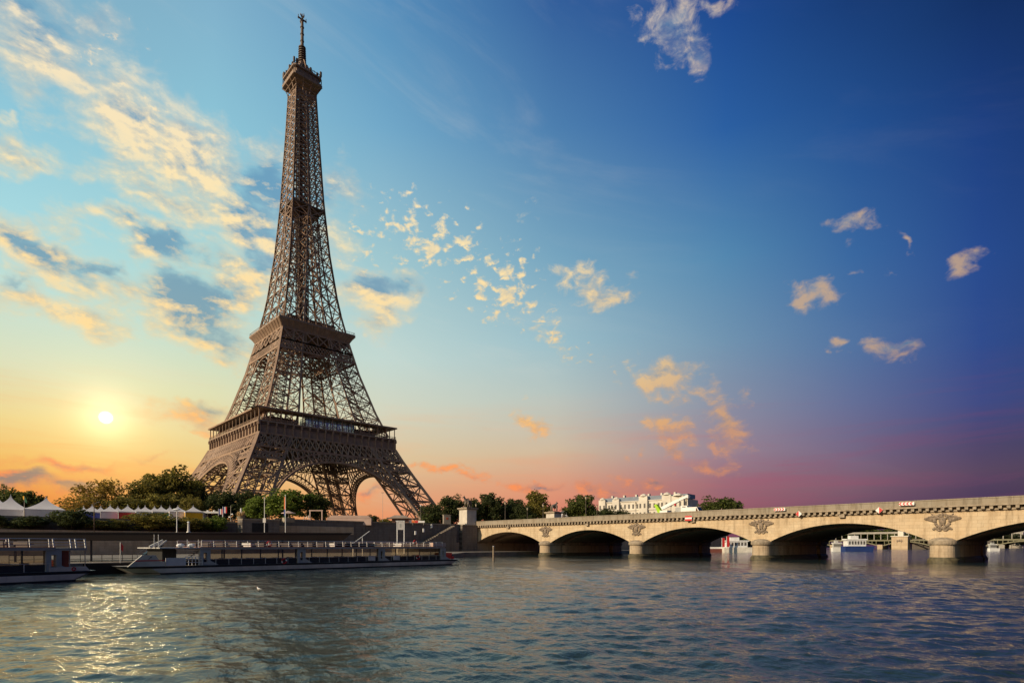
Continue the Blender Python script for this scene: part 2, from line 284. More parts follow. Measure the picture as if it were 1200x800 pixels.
# ------------------------------------------------------------------ mesh helpers
class MB:
    """collects shapes and links them as one mesh object"""
    def __init__(s): s.v = []; s.f = []; s.k = []; s.nv = 0; s.mi = 0
    def add(s, v, f):
        s.v.append(np.asarray(v, float).reshape(-1, 3)); s.f += [[i + s.nv for i in q] for q in f]; s.k += [s.mi] * len(f); s.nv += len(s.v[-1]); return s
    def box(s, x0, x1, y0, y1, z0, z1):
        return s.add([(x, y, z) for z in (z0, z1) for y in (y0, y1) for x in (x0, x1)], [(0, 2, 3, 1), (4, 5, 7, 6), (0, 1, 5, 4), (2, 6, 7, 3), (0, 4, 6, 2), (1, 3, 7, 5)])
    def beam(s, p, q, w, h=None, up=(0, 0, 1)):
        p = np.asarray(p, float); q = np.asarray(q, float); d = q - p; L = np.linalg.norm(d)
        if L < 1e-6: return s
        d /= L; u = np.asarray(up, float)
        if abs(d @ u) > .97: u = np.array([1., 0, 0]) if abs(d[0]) < .9 else np.array([0, 1., 0])
        a = np.cross(d, u); a /= np.linalg.norm(a); b = np.cross(a, d); h = h or w; a = a * w / 2; b = b * h / 2
        return s.add([p - a - b, p + a - b, p + a + b, p - a + b, q - a - b, q + a - b, q + a + b, q - a + b], [(0, 1, 5, 4), (1, 2, 6, 5), (2, 3, 7, 6), (3, 0, 4, 7), (3, 2, 1, 0), (4, 5, 6, 7)])
    def path(s, pts, w, h=None, up=(0, 0, 1)):
        for a, b in zip(pts, pts[1:]): s.beam(a, b, w, h, up)
        return s
    def tube(s, pts, radii, n=8, cap=True):
        pts = [np.asarray(p, float) for p in pts]; base = s.nv; V = []
        if np.isscalar(radii): radii = [radii] * len(pts)
        for i, p in enumerate(pts):
            d = pts[min(i + 1, len(pts) - 1)] - pts[max(i - 1, 0)]; d /= np.linalg.norm(d) + 1e-9
            u = np.array([0, 0, 1.]) if abs(d[2]) < .9 else np.array([1., 0, 0]); a = np.cross(d, u); a /= np.linalg.norm(a); b = np.cross(d, a)
            V += [p + radii[i] * (math.cos(2 * math.pi * j / n) * a + math.sin(2 * math.pi * j / n) * b) for j in range(n)]
        Fc = [(i * n + j, i * n + (j + 1) % n, (i + 1) * n + (j + 1) % n, (i + 1) * n + j) for i in range(len(pts) - 1) for j in range(n)]
        if cap: Fc += [tuple(range(n))[::-1], tuple((len(pts) - 1) * n + j for j in range(n))]
        return s.add(V, Fc)
    def cyl(s, x, y, z0, z1, r0, r1=None, n=12): return s.tube([(x, y, z0), (x, y, z1)], [r0, r0 if r1 is None else r1], n)
    def ball(s, c, r, n=8, m=6):
        r = (r,) * 3 if np.isscalar(r) else r; V = []; Fc = []
        for i in range(m + 1):
            th = math.pi * i / m
            for j in range(n): ph = 2 * math.pi * j / n; V.append((c[0] + r[0] * math.sin(th) * math.cos(ph), c[1] + r[1] * math.sin(th) * math.sin(ph), c[2] + r[2] * math.cos(th)))
        for i in range(m):
            for j in range(n): Fc.append((i * n + j, (i + 1) * n + j, (i + 1) * n + (j + 1) % n, i * n + (j + 1) % n))
        return s.add(V, Fc)
    def prism(s, poly, vec):
        """closed polygon (3-D points) pushed along vec"""
        p = np.asarray(poly, float); n = len(p)
        return s.add(np.vstack([p, p + np.asarray(vec, float)]), [tuple(range(n))[::-1], tuple(range(n, 2 * n))] + [(i, (i + 1) % n, n + (i + 1) % n, n + i) for i in range(n)])
    def ring(s, c, r, t, ax=(0, 1, 0), n=20, m=6, a0=0, a1=2 * math.pi):
        ax = np.asarray(ax, float); ax /= np.linalg.norm(ax); u = np.cross(ax, (0, 0, 1.)) if abs(ax[2]) < .9 else np.array([1., 0, 0]); u /= np.linalg.norm(u); w = np.cross(ax, u)
        return s.tube([np.asarray(c, float) + r * (math.cos(a) * u + math.sin(a) * w) for a in np.linspace(a0, a1, n + 1)], t, m, False)
    def build(s, name, m, parent=None, world=False, smooth=False):
        me = bpy.data.meshes.new(name)
        V = np.vstack(s.v) if s.v else np.zeros((0, 3))
        if world:
            p = parent
            while p is not None: V = V - np.array(p.location); p = p.parent
        me.from_pydata(V.tolist(), [], s.f); ms = m if isinstance(m, (list, tuple)) else [m]
        for q in ms: me.materials.append(q)
        if len(ms) > 1: me.polygons.foreach_set('material_index', s.k)
        if smooth: me.polygons.foreach_set('use_smooth', [True] * len(me.polygons))
        me.update(); o = bpy.data.objects.new(name, me); COL.objects.link(o)
        if parent is not None: o.parent = parent
        return o
def tag(o, label=None, cat=None, group=None, kind=None):
    for k, v in (('label', label), ('category', cat), ('group', group), ('kind', kind)):
        if v: o[k] = v
    return o
def thing(name, label, cat, loc=(0, 0, 0), rz=0., group=None):
    o = bpy.data.objects.new(name, None); COL.objects.link(o); o.location = loc; o.rotation_euler = (0, 0, rz); o.empty_display_size = .5
    return tag(o, label, cat, group)
def copy_tree(o, parent=None):
    c = o.copy(); COL.objects.link(c)
    if parent is not None: c.parent = parent
    for ch in list(o.children): copy_tree(ch, c)
    return c
def skin(name, pts, edges, radii, m, parent=None, sub=1, bake=True):
    me = bpy.data.meshes.new(name); me.from_pydata(pts, edges, []); o = bpy.data.objects.new(name, me); COL.objects.link(o)
    md = o.modifiers.new('s', 'SKIN'); me.skin_vertices[0].data[0].use_root = True
    for i, r in enumerate(radii): me.skin_vertices[0].data[i].radius = (r, r) if np.isscalar(r) else r
    o.modifiers.new('u', 'SUBSURF').levels = sub
    dg = bpy.context.evaluated_depsgraph_get(); new = bpy.data.meshes.new_from_object(o.evaluated_get(dg)); o.modifiers.clear(); o.data = new
    new.materials.clear(); new.materials.append(m); new.polygons.foreach_set('use_smooth', [True] * len(new.polygons))
    if parent is not None: o.parent = parent
    return o
def ray(px): return FW + (px - PX) / F * RT
def at_d(px, t): d = ray(px); return CAM[0] + t * d[0], CAM[1] + t * d[1]
def at_y(px, y): d = ray(px); t = (y - CAM[1]) / d[1]; return CAM[0] + t * d[0], t
def at_x(px, x): d = ray(px); t = (x - CAM[0]) / d[0]; return CAM[1] + t * d[1], t
def zat(py, t): return 3. + t * (PY - py) / F

# ------------------------------------------------------------------ water
def water():
    rng = np.random.default_rng(4)
    rr = np.concatenate([8. * np.exp(np.linspace(0, math.log(70 / 8.), 540)), 70. * np.exp(np.linspace(0, math.log(6000 / 70.), 380))[1:]])
    fine = np.linspace(-R(50), R(50), 640); side_ = np.linspace(R(50), 2 * math.pi - R(50), 60)[1:-1]
    an = np.concatenate([fine, side_]); nA = len(an); th = an + YAW
    X = CAM[0] + rr[:, None] * np.sin(th)[None]; Y = CAM[1] + rr[:, None] * np.cos(th)[None]; Z = np.zeros_like(X)
    sp = np.maximum(np.gradient(rr), rr * R(100) / 640)[:, None]
    wind = math.radians(222)
    for i in range(120):
        lam = .28 * (5. / .28) ** rng.random(); k = 2 * math.pi / lam; a = wind + rng.normal(0, .55); ph = rng.random() * 6.283
        amp = .0031 * lam * min(1., (1.4 / lam) ** .6)
        att = np.clip((lam / sp - 2.2) / 2.5, 0, 1)
        q = k * (X * math.cos(a) + Y * math.sin(a)) + ph
        Z += att * amp * (np.sin(q) + .22 * np.sin(2 * q + .4))
    amp_mod = 1 + .35 * np.sin(X * .06 + 1.3 * np.sin(Y * .05)) * np.sin(Y * .043 + .7)
    Z = Z * amp_mod * np.clip((900 - rr) / 600, 0, 1)[:, None]
    V = np.stack([X, Y, Z], -1).reshape(-1, 3); nR = len(rr)
    i = np.arange(nR - 1)[:, None] * nA; j = np.arange(nA)[None]; j2 = (j + 1) % nA
    Fc = np.stack([i + j, i + nA + j, i + nA + j2, i + j2], -1).reshape(-1, 4)[:, ::-1]
    me = bpy.data.meshes.new('water'); me.vertices.add(len(V)); me.vertices.foreach_set('co', V.ravel())
    me.loops.add(Fc.size); me.loops.foreach_set('vertex_index', Fc.ravel().astype(np.int32))
    me.polygons.add(len(Fc)); me.polygons.foreach_set('loop_start', np.arange(0, Fc.size, 4, dtype=np.int32)); me.polygons.foreach_set('use_smooth', np.ones(len(Fc), bool))
    me.update(calc_edges=True); me.validate()
    m = bpy.data.materials.new('river_water'); m.use_nodes = True; t = NT(m.node_tree); b = m.node_tree.nodes['Principled BSDF']
    c = m.node_tree.nodes.new('ShaderNodeTexCoord').outputs['Object']
    n0 = t.noise(c, .05, 4, .5)
    t.put(b.inputs['Base Color'], t.mix(t.rng(n0, .35, .65), (.014, .032, .040), (.018, .034, .035)))
    b.inputs['Roughness'].default_value = .06; b.inputs['IOR'].default_value = 1.45
    mp = t.n('ShaderNodeMapping'); t.put(mp.inputs['Vector'], c); mp.inputs['Rotation'].default_value = (0, 0, R(-25)); mp.inputs['Scale'].default_value = (1.0, .62, 1)
    h = t.m('ADD', t.m('MULTIPLY', t.noise(mp.outputs[0], 2.2, 3, .55, .4), .12), t.m('MULTIPLY', t.noise(mp.outputs[0], 7., 4, .6, .3), .042))
    h = t.m('ADD', h, t.m('MULTIPLY', t.noise(mp.outputs[0], .4, 2, .5), .20))
    bp = t.n('ShaderNodeBump'); bp.inputs['Strength'].default_value = 1.0; bp.inputs['Distance'].default_value = 1.; t.put(bp.inputs['Height'], t.m('MULTIPLY', h, t.rng(t.noise(c, .06, 3, .5), .3, .7, .35, .85)))
    t.put(b.inputs['Normal'], bp.outputs[0])
    me.materials.append(m); o = bpy.data.objects.new('water', me); COL.objects.link(o); o['kind'] = 'structure'
water()

# ------------------------------------------------------------------ banks
def slab(name, poly, z0, z1, m):
    p = [(x, y, z0) for x, y in poly]; return tag(MB().prism(p, (0, 0, z1 - z0)).build(name, m), kind='structure')
slab('ground', [(-5000, -174), (40, -174), (220, -150), (480, -100), (1300, 120), (6000, 1500), (6000, 6000), (-5000, 6000)], -2, 9.0, ground_mat)
slab('lower_quay', [(-600, -345), (-150, -258.5), (-128, -249), (-90, -241), (-62, -222), (-40, -199), (-10, -193.5), (60, -190), (220, -166), (220, -149), (40, -173.5), (-600, -173.5)], -2, 1.2, quay_mat)
slab('right_bank', [(-900, -338.5), (900, -338.5), (900, -2500), (-900, -2500)], -2, 5.0, quay_mat) if False else None
slab('quay_terrace', [(-420, -178.5), (-84, -178.5), (-84, -174.1), (-420, -174.1)], 1.2, 6.2, wall_pale)  # pale stone colour carries the lit look of this shaded wall

# ------------------------------------------------------------------ lattice tower
GZ = 9.0
zs_ = [9, 27.3, 42.3, 52.3, 58.5, 79.6, 102, 121.7, 126, 141.6, 171.5, 201, 242, 268, 330]; ws_ = [64.0, 54.4, 46.3, 41.2, 38.4, 30.3, 23.5, 18.9, 18.1, 14.9, 11.3, 8.9, 6.7, 5.5, 4]
def Wd(z): return float(np.interp(z, zs_, ws_))
def Vd(z): return float(np.interp(z, [9, 20, 29.8, 38, 58, 66, 74, 102, 119.5, 126, 150, 190, 198, 330], [48, 41.7, 36.9, 33, 22.2, 18.8, 15.8, 10.6, 7.6, 6.8, 3.9, .9, 0, 0]))
tower = thing('iron_lattice_tower', 'very tall brown iron lattice tower on four curved legs, rising above the riverside trees', 'tower', (0, 0, GZ))
def xpanel(mb, a, b, c, d, w, sub=0, w2=.25, edge=None):
    """a-b bottom edge, d-c top edge"""
    a, b, c, d = [np.asarray(q, float) for q in (a, b, c, d)]
    mb.beam(a, c, w); mb.beam(b, d, w)
    if edge: mb.beam(d, c, edge)
    if sub:
        n = sub + 1
        for i in range(n):
            for j in range(n):
                P = lambda u, v: (a * (1 - u) + b * u) * (1 - v) + (d * (1 - u) + c * u) * v
                mb.beam(P(i / n, j / n), P((i + 1) / n, (j + 1) / n), w2); mb.beam(P((i + 1) / n, j / n), P(i / n, (j + 1) / n), w2)
def lattice(mb, A, B, C_, D_, n, w, rows=1, edge=None):
    A, B, C_, D_ = [np.asarray(q, float) for q in (A, B, C_, D_)]
    P = lambda u, v: (A * (1 - u) + B * u) * (1 - v) + (D_ * (1 - u) + C_ * u) * v
    for j in range(rows):
        for i in range(n):
            mb.beam(P(i / n, j / rows), P((i + 1) / n, (j + 1) / rows), w); mb.beam(P((i + 1) / n, j / rows), P(i / n, (j + 1) / rows), w)
    if edge:
        mb.beam(A, B, edge); mb.beam(D_, C_, edge)
rnd = random.Random(7)
def leg_mesh(sx, sy, levels, wc, wh, wx, w2, sub):
    mb = MB()
    pt = lambda i, z: {0: (sx * Wd(z), sy * Wd(z), z), 1: (sx * Vd(z), sy * Wd(z), z), 2: (sx * Vd(z), sy * Vd(z), z), 3: (sx * Wd(z), sy * Vd(z), z)}[i]
    for z0, z1 in zip(levels, levels[1:]):
        for k in range(4):
            zz = np.linspace(z0, z1, 4)
            for q0, q1 in zip(zz, zz[1:]):
                if k in (1, 3): mb.beam(pt(k, q0), pt(k, q1), wc, .5, (0, sy, 0) if k == 1 else (sx, 0, 0))
                else: mb.beam(pt(k, q0), pt(k, q1), wc * (1.15 if k == 0 else .95))
            l = (k + 1) % 4
            mb.beam(pt(k, z0), pt(l, z0), wh); xpanel(mb, pt(k, z0), pt(l, z0), pt(l, z1), pt(k, z1), wx * (1 if k in (0, 3) else .8), sub if k in (0, 3) else 0, w2)
            m_ = lambda z: tuple((np.array(pt(k, z)) + np.array(pt(l, z))) / 2)
            mb.beam(m_(z0), m_(z1), wx * .6); mb.beam(tuple((np.array(pt(k, z0)) + np.array(pt(k, z1))) / 2), tuple((np.array(pt(l, z0)) + np.array(pt(l, z1))) / 2), w2 * 1.3)
        mb.beam(pt(0, z0), pt(2, z0), wx * .8); mb.beam(pt(1, z0), pt(3, z0), wx * .8)
        # stairs and lift rails that climb inside the leg
        n = max(2, int((z1 - z0) / 3)); qs = np.linspace(z0, z1, n + 1); C0 = lambda z, f, g: (sx * (Vd(z) + (Wd(z) - Vd(z)) * f), sy * (Vd(z) + (Wd(z) - Vd(z)) * g), z)
        for i, (q0, q1) in enumerate(zip(qs, qs[1:])):
            f0, f1 = (.3, .7) if i % 2 else (.7, .3); mb.beam(C0(q0, f0, .62), C0(q1, f1, .62), .9, .25); mb.beam(C0(q0, f0, .3), C0(q1, f1, .36), .7, .2)
            mb.beam(C0(q1, .3, .5), C0(q1, .7, .5), .3)
        for f, g in ((.38, .45), (.62, .45), (.38, .6), (.62, .6)): mb.beam(C0(z0, f, g), C0(z1, f, g), wx * .75)
    return mb
for sx in (-1, 1):
    for sy in (-1, 1):
        leg_mesh(sx, sy, [9.2, 18.5, 28.5, 37.5, 45.2, 51.5, 58.3], 1.3, .6, .56, .2, 0).build('lower_leg', iron, tower, True)
        cx, cy = sx * 55.8, sy * 55.8
        for ax, ay in ((-8, -8), (8, -8), (-8, 8), (8, 8)):
            MB().add([(cx + ax * .98 + i * q, cy + ay * .98 + j * q, z) for q, z in ((3.4, 9.0), (2.2, 11.5)) for i, j in ((-1, -1), (1, -1), (1, 1), (-1, 1))], [(3, 2, 1, 0), (4, 5, 6, 7), (0, 1, 5, 4), (1, 2, 6, 5), (2, 3, 7, 6), (3, 0, 4, 7)]).build('masonry_footing', pedestal_stone, tower, True)
        leg_mesh(sx, sy, [66., 76, 85.5, 94.5, 102.5, 109, 113.4, 119.9], .9, .42, .38, .16, 1).build('upper_leg', iron, tower, True)
# helper: points on face k (0: -Y, 1: -X, 2: +Y, 3: +X); u runs along the face
def fp(k, u, z, out=0.):
    w = Wd(z) + out
    return [(u, -w, z), (-w, -u, z), (-u, w, z), (w, u, z)][k]
def fpw(k, u, w, z): return [(u, -w, z), (-w, -u, z), (-u, w, z), (w, u, z)][k]
for k in range(4):
    # arch under the first floor
    mb = MB(); N = 44
    inn = lambda t: (43.5 * math.cos(t), 5 + 41.8 * math.sin(t)); out = lambda t: (49.0 * math.cos(t), 5 + 46.2 * math.sin(t))
    ts = [t for t in np.linspace(R(6), R(174), N + 1)]
    prev = None
    for i, t in enumerate(ts):
        (ui, zi), (uo, zo) = inn(t), out(t); okk = abs(uo) < Vd(zo) + 3.5
        um, zm = (ui + uo) / 2, (zi + zo) / 2
        a, b_ = fp(k, ui, zi, .1), fp(k, uo, min(zo, 51.2), .1); c_ = np.array(fp(k, ui, zi, -3.2)); a2 = fp(k, ui, zi, -1.6)
        cur = (a, b_, okk, c_)
        if prev:
            mb.beam(prev[0], a, .8, 1.0); mb.beam(prev[3], c_, .6, .8); mb.beam(prev[3], a, .3)
            if okk or prev[2]: mb.beam(prev[1], b_, .55, .7); mb.beam(prev[0], b_, .3); mb.beam(prev[1], a, .3)
            m0 = (np.array(prev[0]) * .62 + np.array(prev[1]) * .38); m1 = (np.array(a) * .62 + np.array(b_) * .38); mb.beam(m0, m1, .3)
        if okk: mb.beam(a, b_, .42)
        mb.beam(a, c_, .35)
        prev = cur
    for t in np.linspace(R(28), R(152), 33):               # ornamental ovals between arch and girder
        uo, zo = out(t)
        if abs(uo) < Vd(51) + 1 and zo < 50.4:
            h = 51.2 - zo; r_ = min(1.1, h * .45); cz = zo + h / 2
            for q in np.linspace(0, 2 * math.pi, 9)[:-1]:
                mb.beam(fp(k, uo + r_ * math.cos(q), cz + h * .42 * math.sin(q), .05), fp(k, uo + r_ * math.cos(q + .785), cz + h * .42 * math.sin(q + .785), .05), .34)
            mb.beam(fp(k, uo + 1.25, zo, .05), fp(k, uo + 1.25, 51.2, .05), .3)
    mb.build('arch', iron, tower, True)
    # lattice girder
    mb = MB()
    zb, zt = 51.4, 58.3; mi_ = MB()
    for i in range(13): q = -1 + i / 6.; mi_.beam(fpw(k, q * 33, 38, 58.0), fpw(k, q * 33, 20, 58.0), .5, 1.6)
    for u0, u1, n in ((-Wd(55), -Vd(55), 5), (-Vd(55), Vd(55), 14), (Vd(55), Wd(55), 5)):
        s0, s1 = u0 / Wd(55), u1 / Wd(55)
        lattice(mb, fpw(k, s0 * Wd(zb), Wd(zb) + .1, zb), fpw(k, s1 * Wd(zb), Wd(zb) + .1, zb), fpw(k, s1 * Wd(zt), Wd(zt) + .1, zt), fpw(k, s0 * Wd(zt), Wd(zt) + .1, zt), n, .5, 1, .75)
        for i in range(n + 1):
            q = s0 + (s1 - s0) * i / n; mb.beam(fpw(k, q * Wd(zb), Wd(zb) + .1, zb), fpw(k, q * Wd(zt), Wd(zt) + .1, zt), .34)
        lattice(mi_, fpw(k, s0 * 37, 37 - 3, zb), fpw(k, s1 * 37, 37 - 3, zb), fpw(k, s1 * 35, 35 - 3, zt), fpw(k, s0 * 35, 35 - 3, zt), n, .5, 1, .6)
    for sgn in (-1, 1):
        A = lambda q, z: fpw(k, sgn * q, Wd(z) + .12, z)
        lattice(mb, A(Vd(45.2), 45.2), A(Wd(45.2), 45.2), A(Wd(48.4), 48.4), A(Vd(48.4), 48.4), 10, .34, 1, .6)
    mb.build('lattice_girder', iron, tower, True); mi_.build('inner_girder', iron_dark, tower, True)  # inner lattice in darker iron; interior shade is put into its colour
# first floor
fl = MB(); w1 = 38.8
fl.box(-w1 + .6, w1 - .6, -w1 + .6, w1 - .6, 62.6, 63.4)
for k in range(4):
    a, b_ = fpw(k, -w1, w1, 58.5), fpw(k, w1, w1 - .9, 58.5)
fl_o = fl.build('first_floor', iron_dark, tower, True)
for k in range(4):
    mb = MB(); Lb = 2 * w1; n = 18
    def bx(mb, u0, u1, d0, d1, z0, z1):
        p = np.array(fpw(k, u0, d0, z0)); q = np.array(fpw(k, u1, d1, z1)); lo = np.minimum(p, q); hi = np.maximum(p, q); mb.box(lo[0], hi[0], lo[1], hi[1], lo[2], hi[2])
    e = w1 - .004 * k
    bx(mb, -e + .9, e - .9, w1 - 1.6, w1 - .95, 58.3, 64.2)          # recessed name panels
    bx(mb, -e, e, w1 - 1.7, w1 + .15, 63.9, 64.7); bx(mb, -e + .3, e - .3, w1 - 1.5, w1 - .35, 57.9, 58.6); bx(mb, -e + .5, e - .5, w1 - 1.3, w1 - .75, 61.9, 62.2)
    mb.mi = 1
    for i in range(n + 1):
        u = -w1 + .35 + (Lb - .7) * i / n
        bx(mb, u - .3, u + .3, w1 - 1.2, w1 - .05, 58.7, 63.85); bx(mb, u - .38, u + .38, w1 - .5, w1 + .45, 62.3, 63.85)
    mb.build('name_frieze', [iron_panel, iron], fl_o, True)
    mb = MB()
    for i in range(73):
        u = -w1 + .3 + (Lb - .6) * i / 72; mb.beam(fpw(k, u, w1 - .1, 64.7), fpw(k, u, w1 - .1, 65.9), .09)
    for z in (65.3, 65.9): mb.beam(fpw(k, -w1, w1 - .1, z), fpw(k, w1, w1 - .1, z), .14)
    for i in range(15):
        u = -w1 + .6 + (Lb - 1.2) * i / 14; mb.beam(fpw(k, u, w1 - .7, 64.7), fpw(k, u, w1 - .7, 70.6), .34); mb.beam(fpw(k, u, w1 - 6, 64.7), fpw(k, u, w1 - 6, 70.6), .3)
    mb.build('gallery_railing', iron, fl_o, True)
    mb = MB(); e = w1 + .5 - .005 * k
    bx(mb, -e, e, w1 - 7.5, w1 + .5, 70.5 + .01 * k, 71.25 + .01 * k); mb.build('gallery_canopy', iron, fl_o, True)
    mb = MB(); bx(mb, -13, 15, w1 - 12, w1 - 5.2, 63.5, 70.3)
    pv = mb.build('glass_pavilion', pav_glass, fl_o, True); mb = MB()
    for i in range(9): u = -13 + 3.5 * i; mb.beam(fpw(k, u, w1 - 5.1, 63.5), fpw(k, u, w1 - 5.1, 70.4), .28)
    mb.build('glazing_frame', iron_dark, pv, True)
    for u0, u1, dd in ((-30, -15, 9), (17, 30, 9)): mb = MB(); bx(mb, u0, u1, w1 - 15, w1 - dd, 63.5, 69); mb.build('gallery_room', iron_dark, fl_o, True)
# band under the second floor
for k in range(4):
    mb = MB()
    A = lambda s_, z: fpw(k, s_ * Wd(z), Wd(z) + .1, z)
    for (z0, z1, n, wd) in ((113.4, 119.9, 6, .5), (108.3, 113.4, 22, .3)):
        lattice(mb, A(-1, z0), A(1, z0), A(1, z1), A(-1, z1), n, wd, 1 if n < 10 else 2, .65)
        if n < 10:
            for i in range(n + 1): mb.beam(A(-1 + 2 * i / n, z0), A(-1 + 2 * i / n, z1), .45)
    # small arch between the upper legs
    pr = None
    for t in np.linspace(R(15), R(165), 15):
        p = fp(k, Vd(100) * 1.0 * math.cos(t), 97 + 10.5 * math.sin(t), -.5)
        if pr: mb.beam(pr, p, .45); mb.beam(pr, fp(k, p[0] if k in (0, 2) else p[1], 108.3, -.5) if False else p, .3)
        pr = p
    lattice(mb, fpw(k, -9, 9, 104), fpw(k, 9, 9, 104), fpw(k, 9, 9, 112), fpw(k, -9, 9, 112), 4, .4, 2, .5)
    mb.build('second_floor_girder', iron, tower, True)
f2 = MB(); f2.box(-19.6, 19.6, -19.6, 19.6, 123.2, 124.2); f2o = f2.build('second_floor', iron_dark, tower, True)
for k in range(4):
    mb = MB(); zz = [119.9, 120.8, 122.0, 123.2, 124.1]; oo = [19.3, 19.7, 20.4, 21.3, 22.0]
    for z0, z1, o0, o1 in zip(zz, zz[1:], oo, oo[1:]):
        mb.add([fpw(k, -o0, o0, z0), fpw(k, o0, o0, z0), fpw(k, o1, o1, z1), fpw(k, -o1, o1, z1)], [(0, 1, 2, 3)])
    o1 = 22.0; mb.add([fpw(k, -o1, o1, 124.1), fpw(k, o1, o1, 124.1), fpw(k, o1, o1, 125.0), fpw(k, -o1, o1, 125.0), fpw(k, -19, 19, 125.0), fpw(k, 19, 19, 125.0)], [(0, 1, 2, 3), (3, 2, 5, 4)])
    mb.mi = 1; n = 12
    for i in range(n + 1):
        s_ = -1 + 2 * i / n
        for z0, z1, o0, o1 in zip(zz, zz[1:], oo, oo[1:]): mb.beam(fpw(k, s_ * o0, o0 + .12, z0), fpw(k, s_ * o1, o1 + .12, z1), .42, .3)
    for i in range(41): u = -21.8 + 43.6 * i / 40; mb.beam(fpw(k, u, 21.8, 125), fpw(k, u, 21.8, 126.1), .08)
    mb.beam(fpw(k, -21.8, 21.8, 126.1), fpw(k, 21.8, 21.8, 126.1), .16)
    for i in range(7):
        u = -15 + 5 * i + rnd.uniform(-1, 1); mb.beam(fpw(k, u, 20.3, 125), fpw(k, u, 20.3, 127 + rnd.uniform(-.5, .9)), .4)
    mb.build('flared_cornice', [iron_panel, iron], f2o, True)
mb = MB(); mb.box(-13, 13, -13, 13, 124.3, 129.6); mb.box(-14, 14, -14, 14, 129.6, 130.1); mb.build('second_floor_room', iron_dark, f2o, True)
# spire
lv = [125.0]
while lv[-1] < 262: lv.append(min(264., lv[-1] + max(3.9, Wd(lv[-1]) * .62)))
for k in range(4):
    mb = MB()
    for z0, z1 in zip(lv, lv[1:]):
        W0, W1, V0, V1 = Wd(z0), Wd(z1), Vd(z0), Vd(z1); A = lambda s_, z, w: fpw(k, s_, w, z)
        ch = [(-W0, -W1), (-V0, -V1), (V0, V1), (W0, W1)] if V0 > .4 else [(-W0, -W1), (0, 0), (W0, W1)]
        sc = .45 + .5 * (W0 / 18)
        for i, (u0, u1) in enumerate(ch): mb.beam(A(u0, z0, W0), A(u1, z1, W1), (.95 if i in (0, len(ch) - 1) else .7) * (.55 + .45 * sc))
        mb.beam(A(-W0, z0, W0), A(W0, z0, W0), .42 * (.6 + .4 * sc))
        for i in range(len(ch) - 1):
            if len(ch) == 4 and i == 1 and V0 < 1.6: continue
            (a0, a1), (b0, b1) = ch[i], ch[i + 1]; wx = .46 * (.55 + .45 * sc)
            if len(ch) == 4 and i == 1: mb.beam(A(a0, z0, W0), A(b1, z1, W1), wx * .7); mb.beam(A(b0, z0, W0), A(a1, z1, W1), wx * .7); continue
            xpanel(mb, A(a0, z0, W0), A(b0, z0, W0), A(b1, z1, W1), A(a1, z1, W1), wx, 0)
            zm = (z0 + z1) / 2; mb.beam(A((a0 + a1) / 2, zm, (W0 + W1) / 2), A((b0 + b1) / 2, zm, (W0 + W1) / 2), wx * .6)
        if len(ch) == 4:                                    # inner faces of the four merging legs
            for s_ in (-1, 1):
                mb.beam(fpw(k, s_ * V0, V0, z0), fpw(k, s_ * V1, V1, z1), .5)
                mb.beam(fpw(k, s_ * V0, W0, z0), fpw(k, s_ * V1, V1, z1), .34); mb.beam(fpw(k, s_ * V0, V0, z0), fpw(k, s_ * V1, W1, z1), .34); mb.beam(fpw(k, s_ * V0, V0, z0), fpw(k, s_ * V0, W0, z0), .3)
    mb.build('spire_face', iron, tower, True)
mb = MB(); zl = np.arange(125, 264, 2.6)
for i, (z0, z1) in enumerate(zip(zl, zl[1:])):
    h = min(2.6, Wd(z0) * .42)
    for k in range(4):
        mb.beam(fpw(k, -h, h, z0), fpw(k, -h, h, z1), .4); mb.beam(fpw(k, -h, h, z0), fpw(k, h, h, z1 if i % 2 else z0), .35); mb.beam(fpw(k, h, h, z0), fpw(k, -h, h, z1), .3)
        mb.beam(fpw(k, -h * .4, h, z0), fpw(k, -h * .4, h, z1), .35); mb.beam(fpw(k, h * .4, h, z0), fpw(k, h * .4, h, z1), .35)
    mb.beam((-h * .8, -h * .5, z0), (h * .8, h * .5, z1), .9, .3); mb.beam((-.6, .3, z0), (-.6, .3, z1), 1.6); 
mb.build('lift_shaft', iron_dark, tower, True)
mb = MB(); mb.box(-9.6, 9.6, -9.6, 9.6, 196.6, 197.2); mb.box(-4.2, 4.2, -4.2, 4.2, 197.2, 200); mb.build('middle_platform', iron_dark, tower, True)
# top
mb = MB(); t3 = []
zz = [262, 265, 267.3, 268.8]; oo = [5.75, 6.0, 6.9, 8.3]
for k in range(4):
    for s_ in (-1, -.34, .34, 1):
        for z0, z1, o0, o1 in zip(zz, zz[1:], oo, oo[1:]): mb.beam(fpw(k, s_ * o0, o0, z0), fpw(k, s_ * o1, o1, z1), .45)
    for z0, z1, o0, o1 in zip(zz[1:], zz[2:], oo[1:], oo[2:]):
        mb.beam(fpw(k, -o0, o0, z0), fpw(k, o0, o0, z0), .3)
top = mb.build('top_platform', iron, tower, True)
def oct_band(mb, z0, z1, r0, r1, ch=.3):
    def ring(r): return [(r, -r * (1 - ch)), (r, r * (1 - ch)), (r * (1 - ch), r), (-r * (1 - ch), r), (-r, r * (1 - ch)), (-r, -r * (1 - ch)), (-r * (1 - ch), -r), (r * (1 - ch), -r)]
    V = [(x, y, z0) for x, y in ring(r0)] + [(x, y, z1) for x, y in ring(r1)]
    mb.add(V, [(i, (i + 1) % 8, 8 + (i + 1) % 8, 8 + i) for i in range(8)] + [tuple(range(7, -1, -1)), tuple(range(8, 16))])
mb = MB(); oct_band(mb, 268.8, 270.1, 8.5, 8.7, .12); oct_band(mb, 270.1, 273.6, 7.4, 7.4, .15); oct_band(mb, 273.6, 274.4, 8.4, 8.4, .15); mb.build('top_cabin', iron_panel, top, True)
mb = MB()
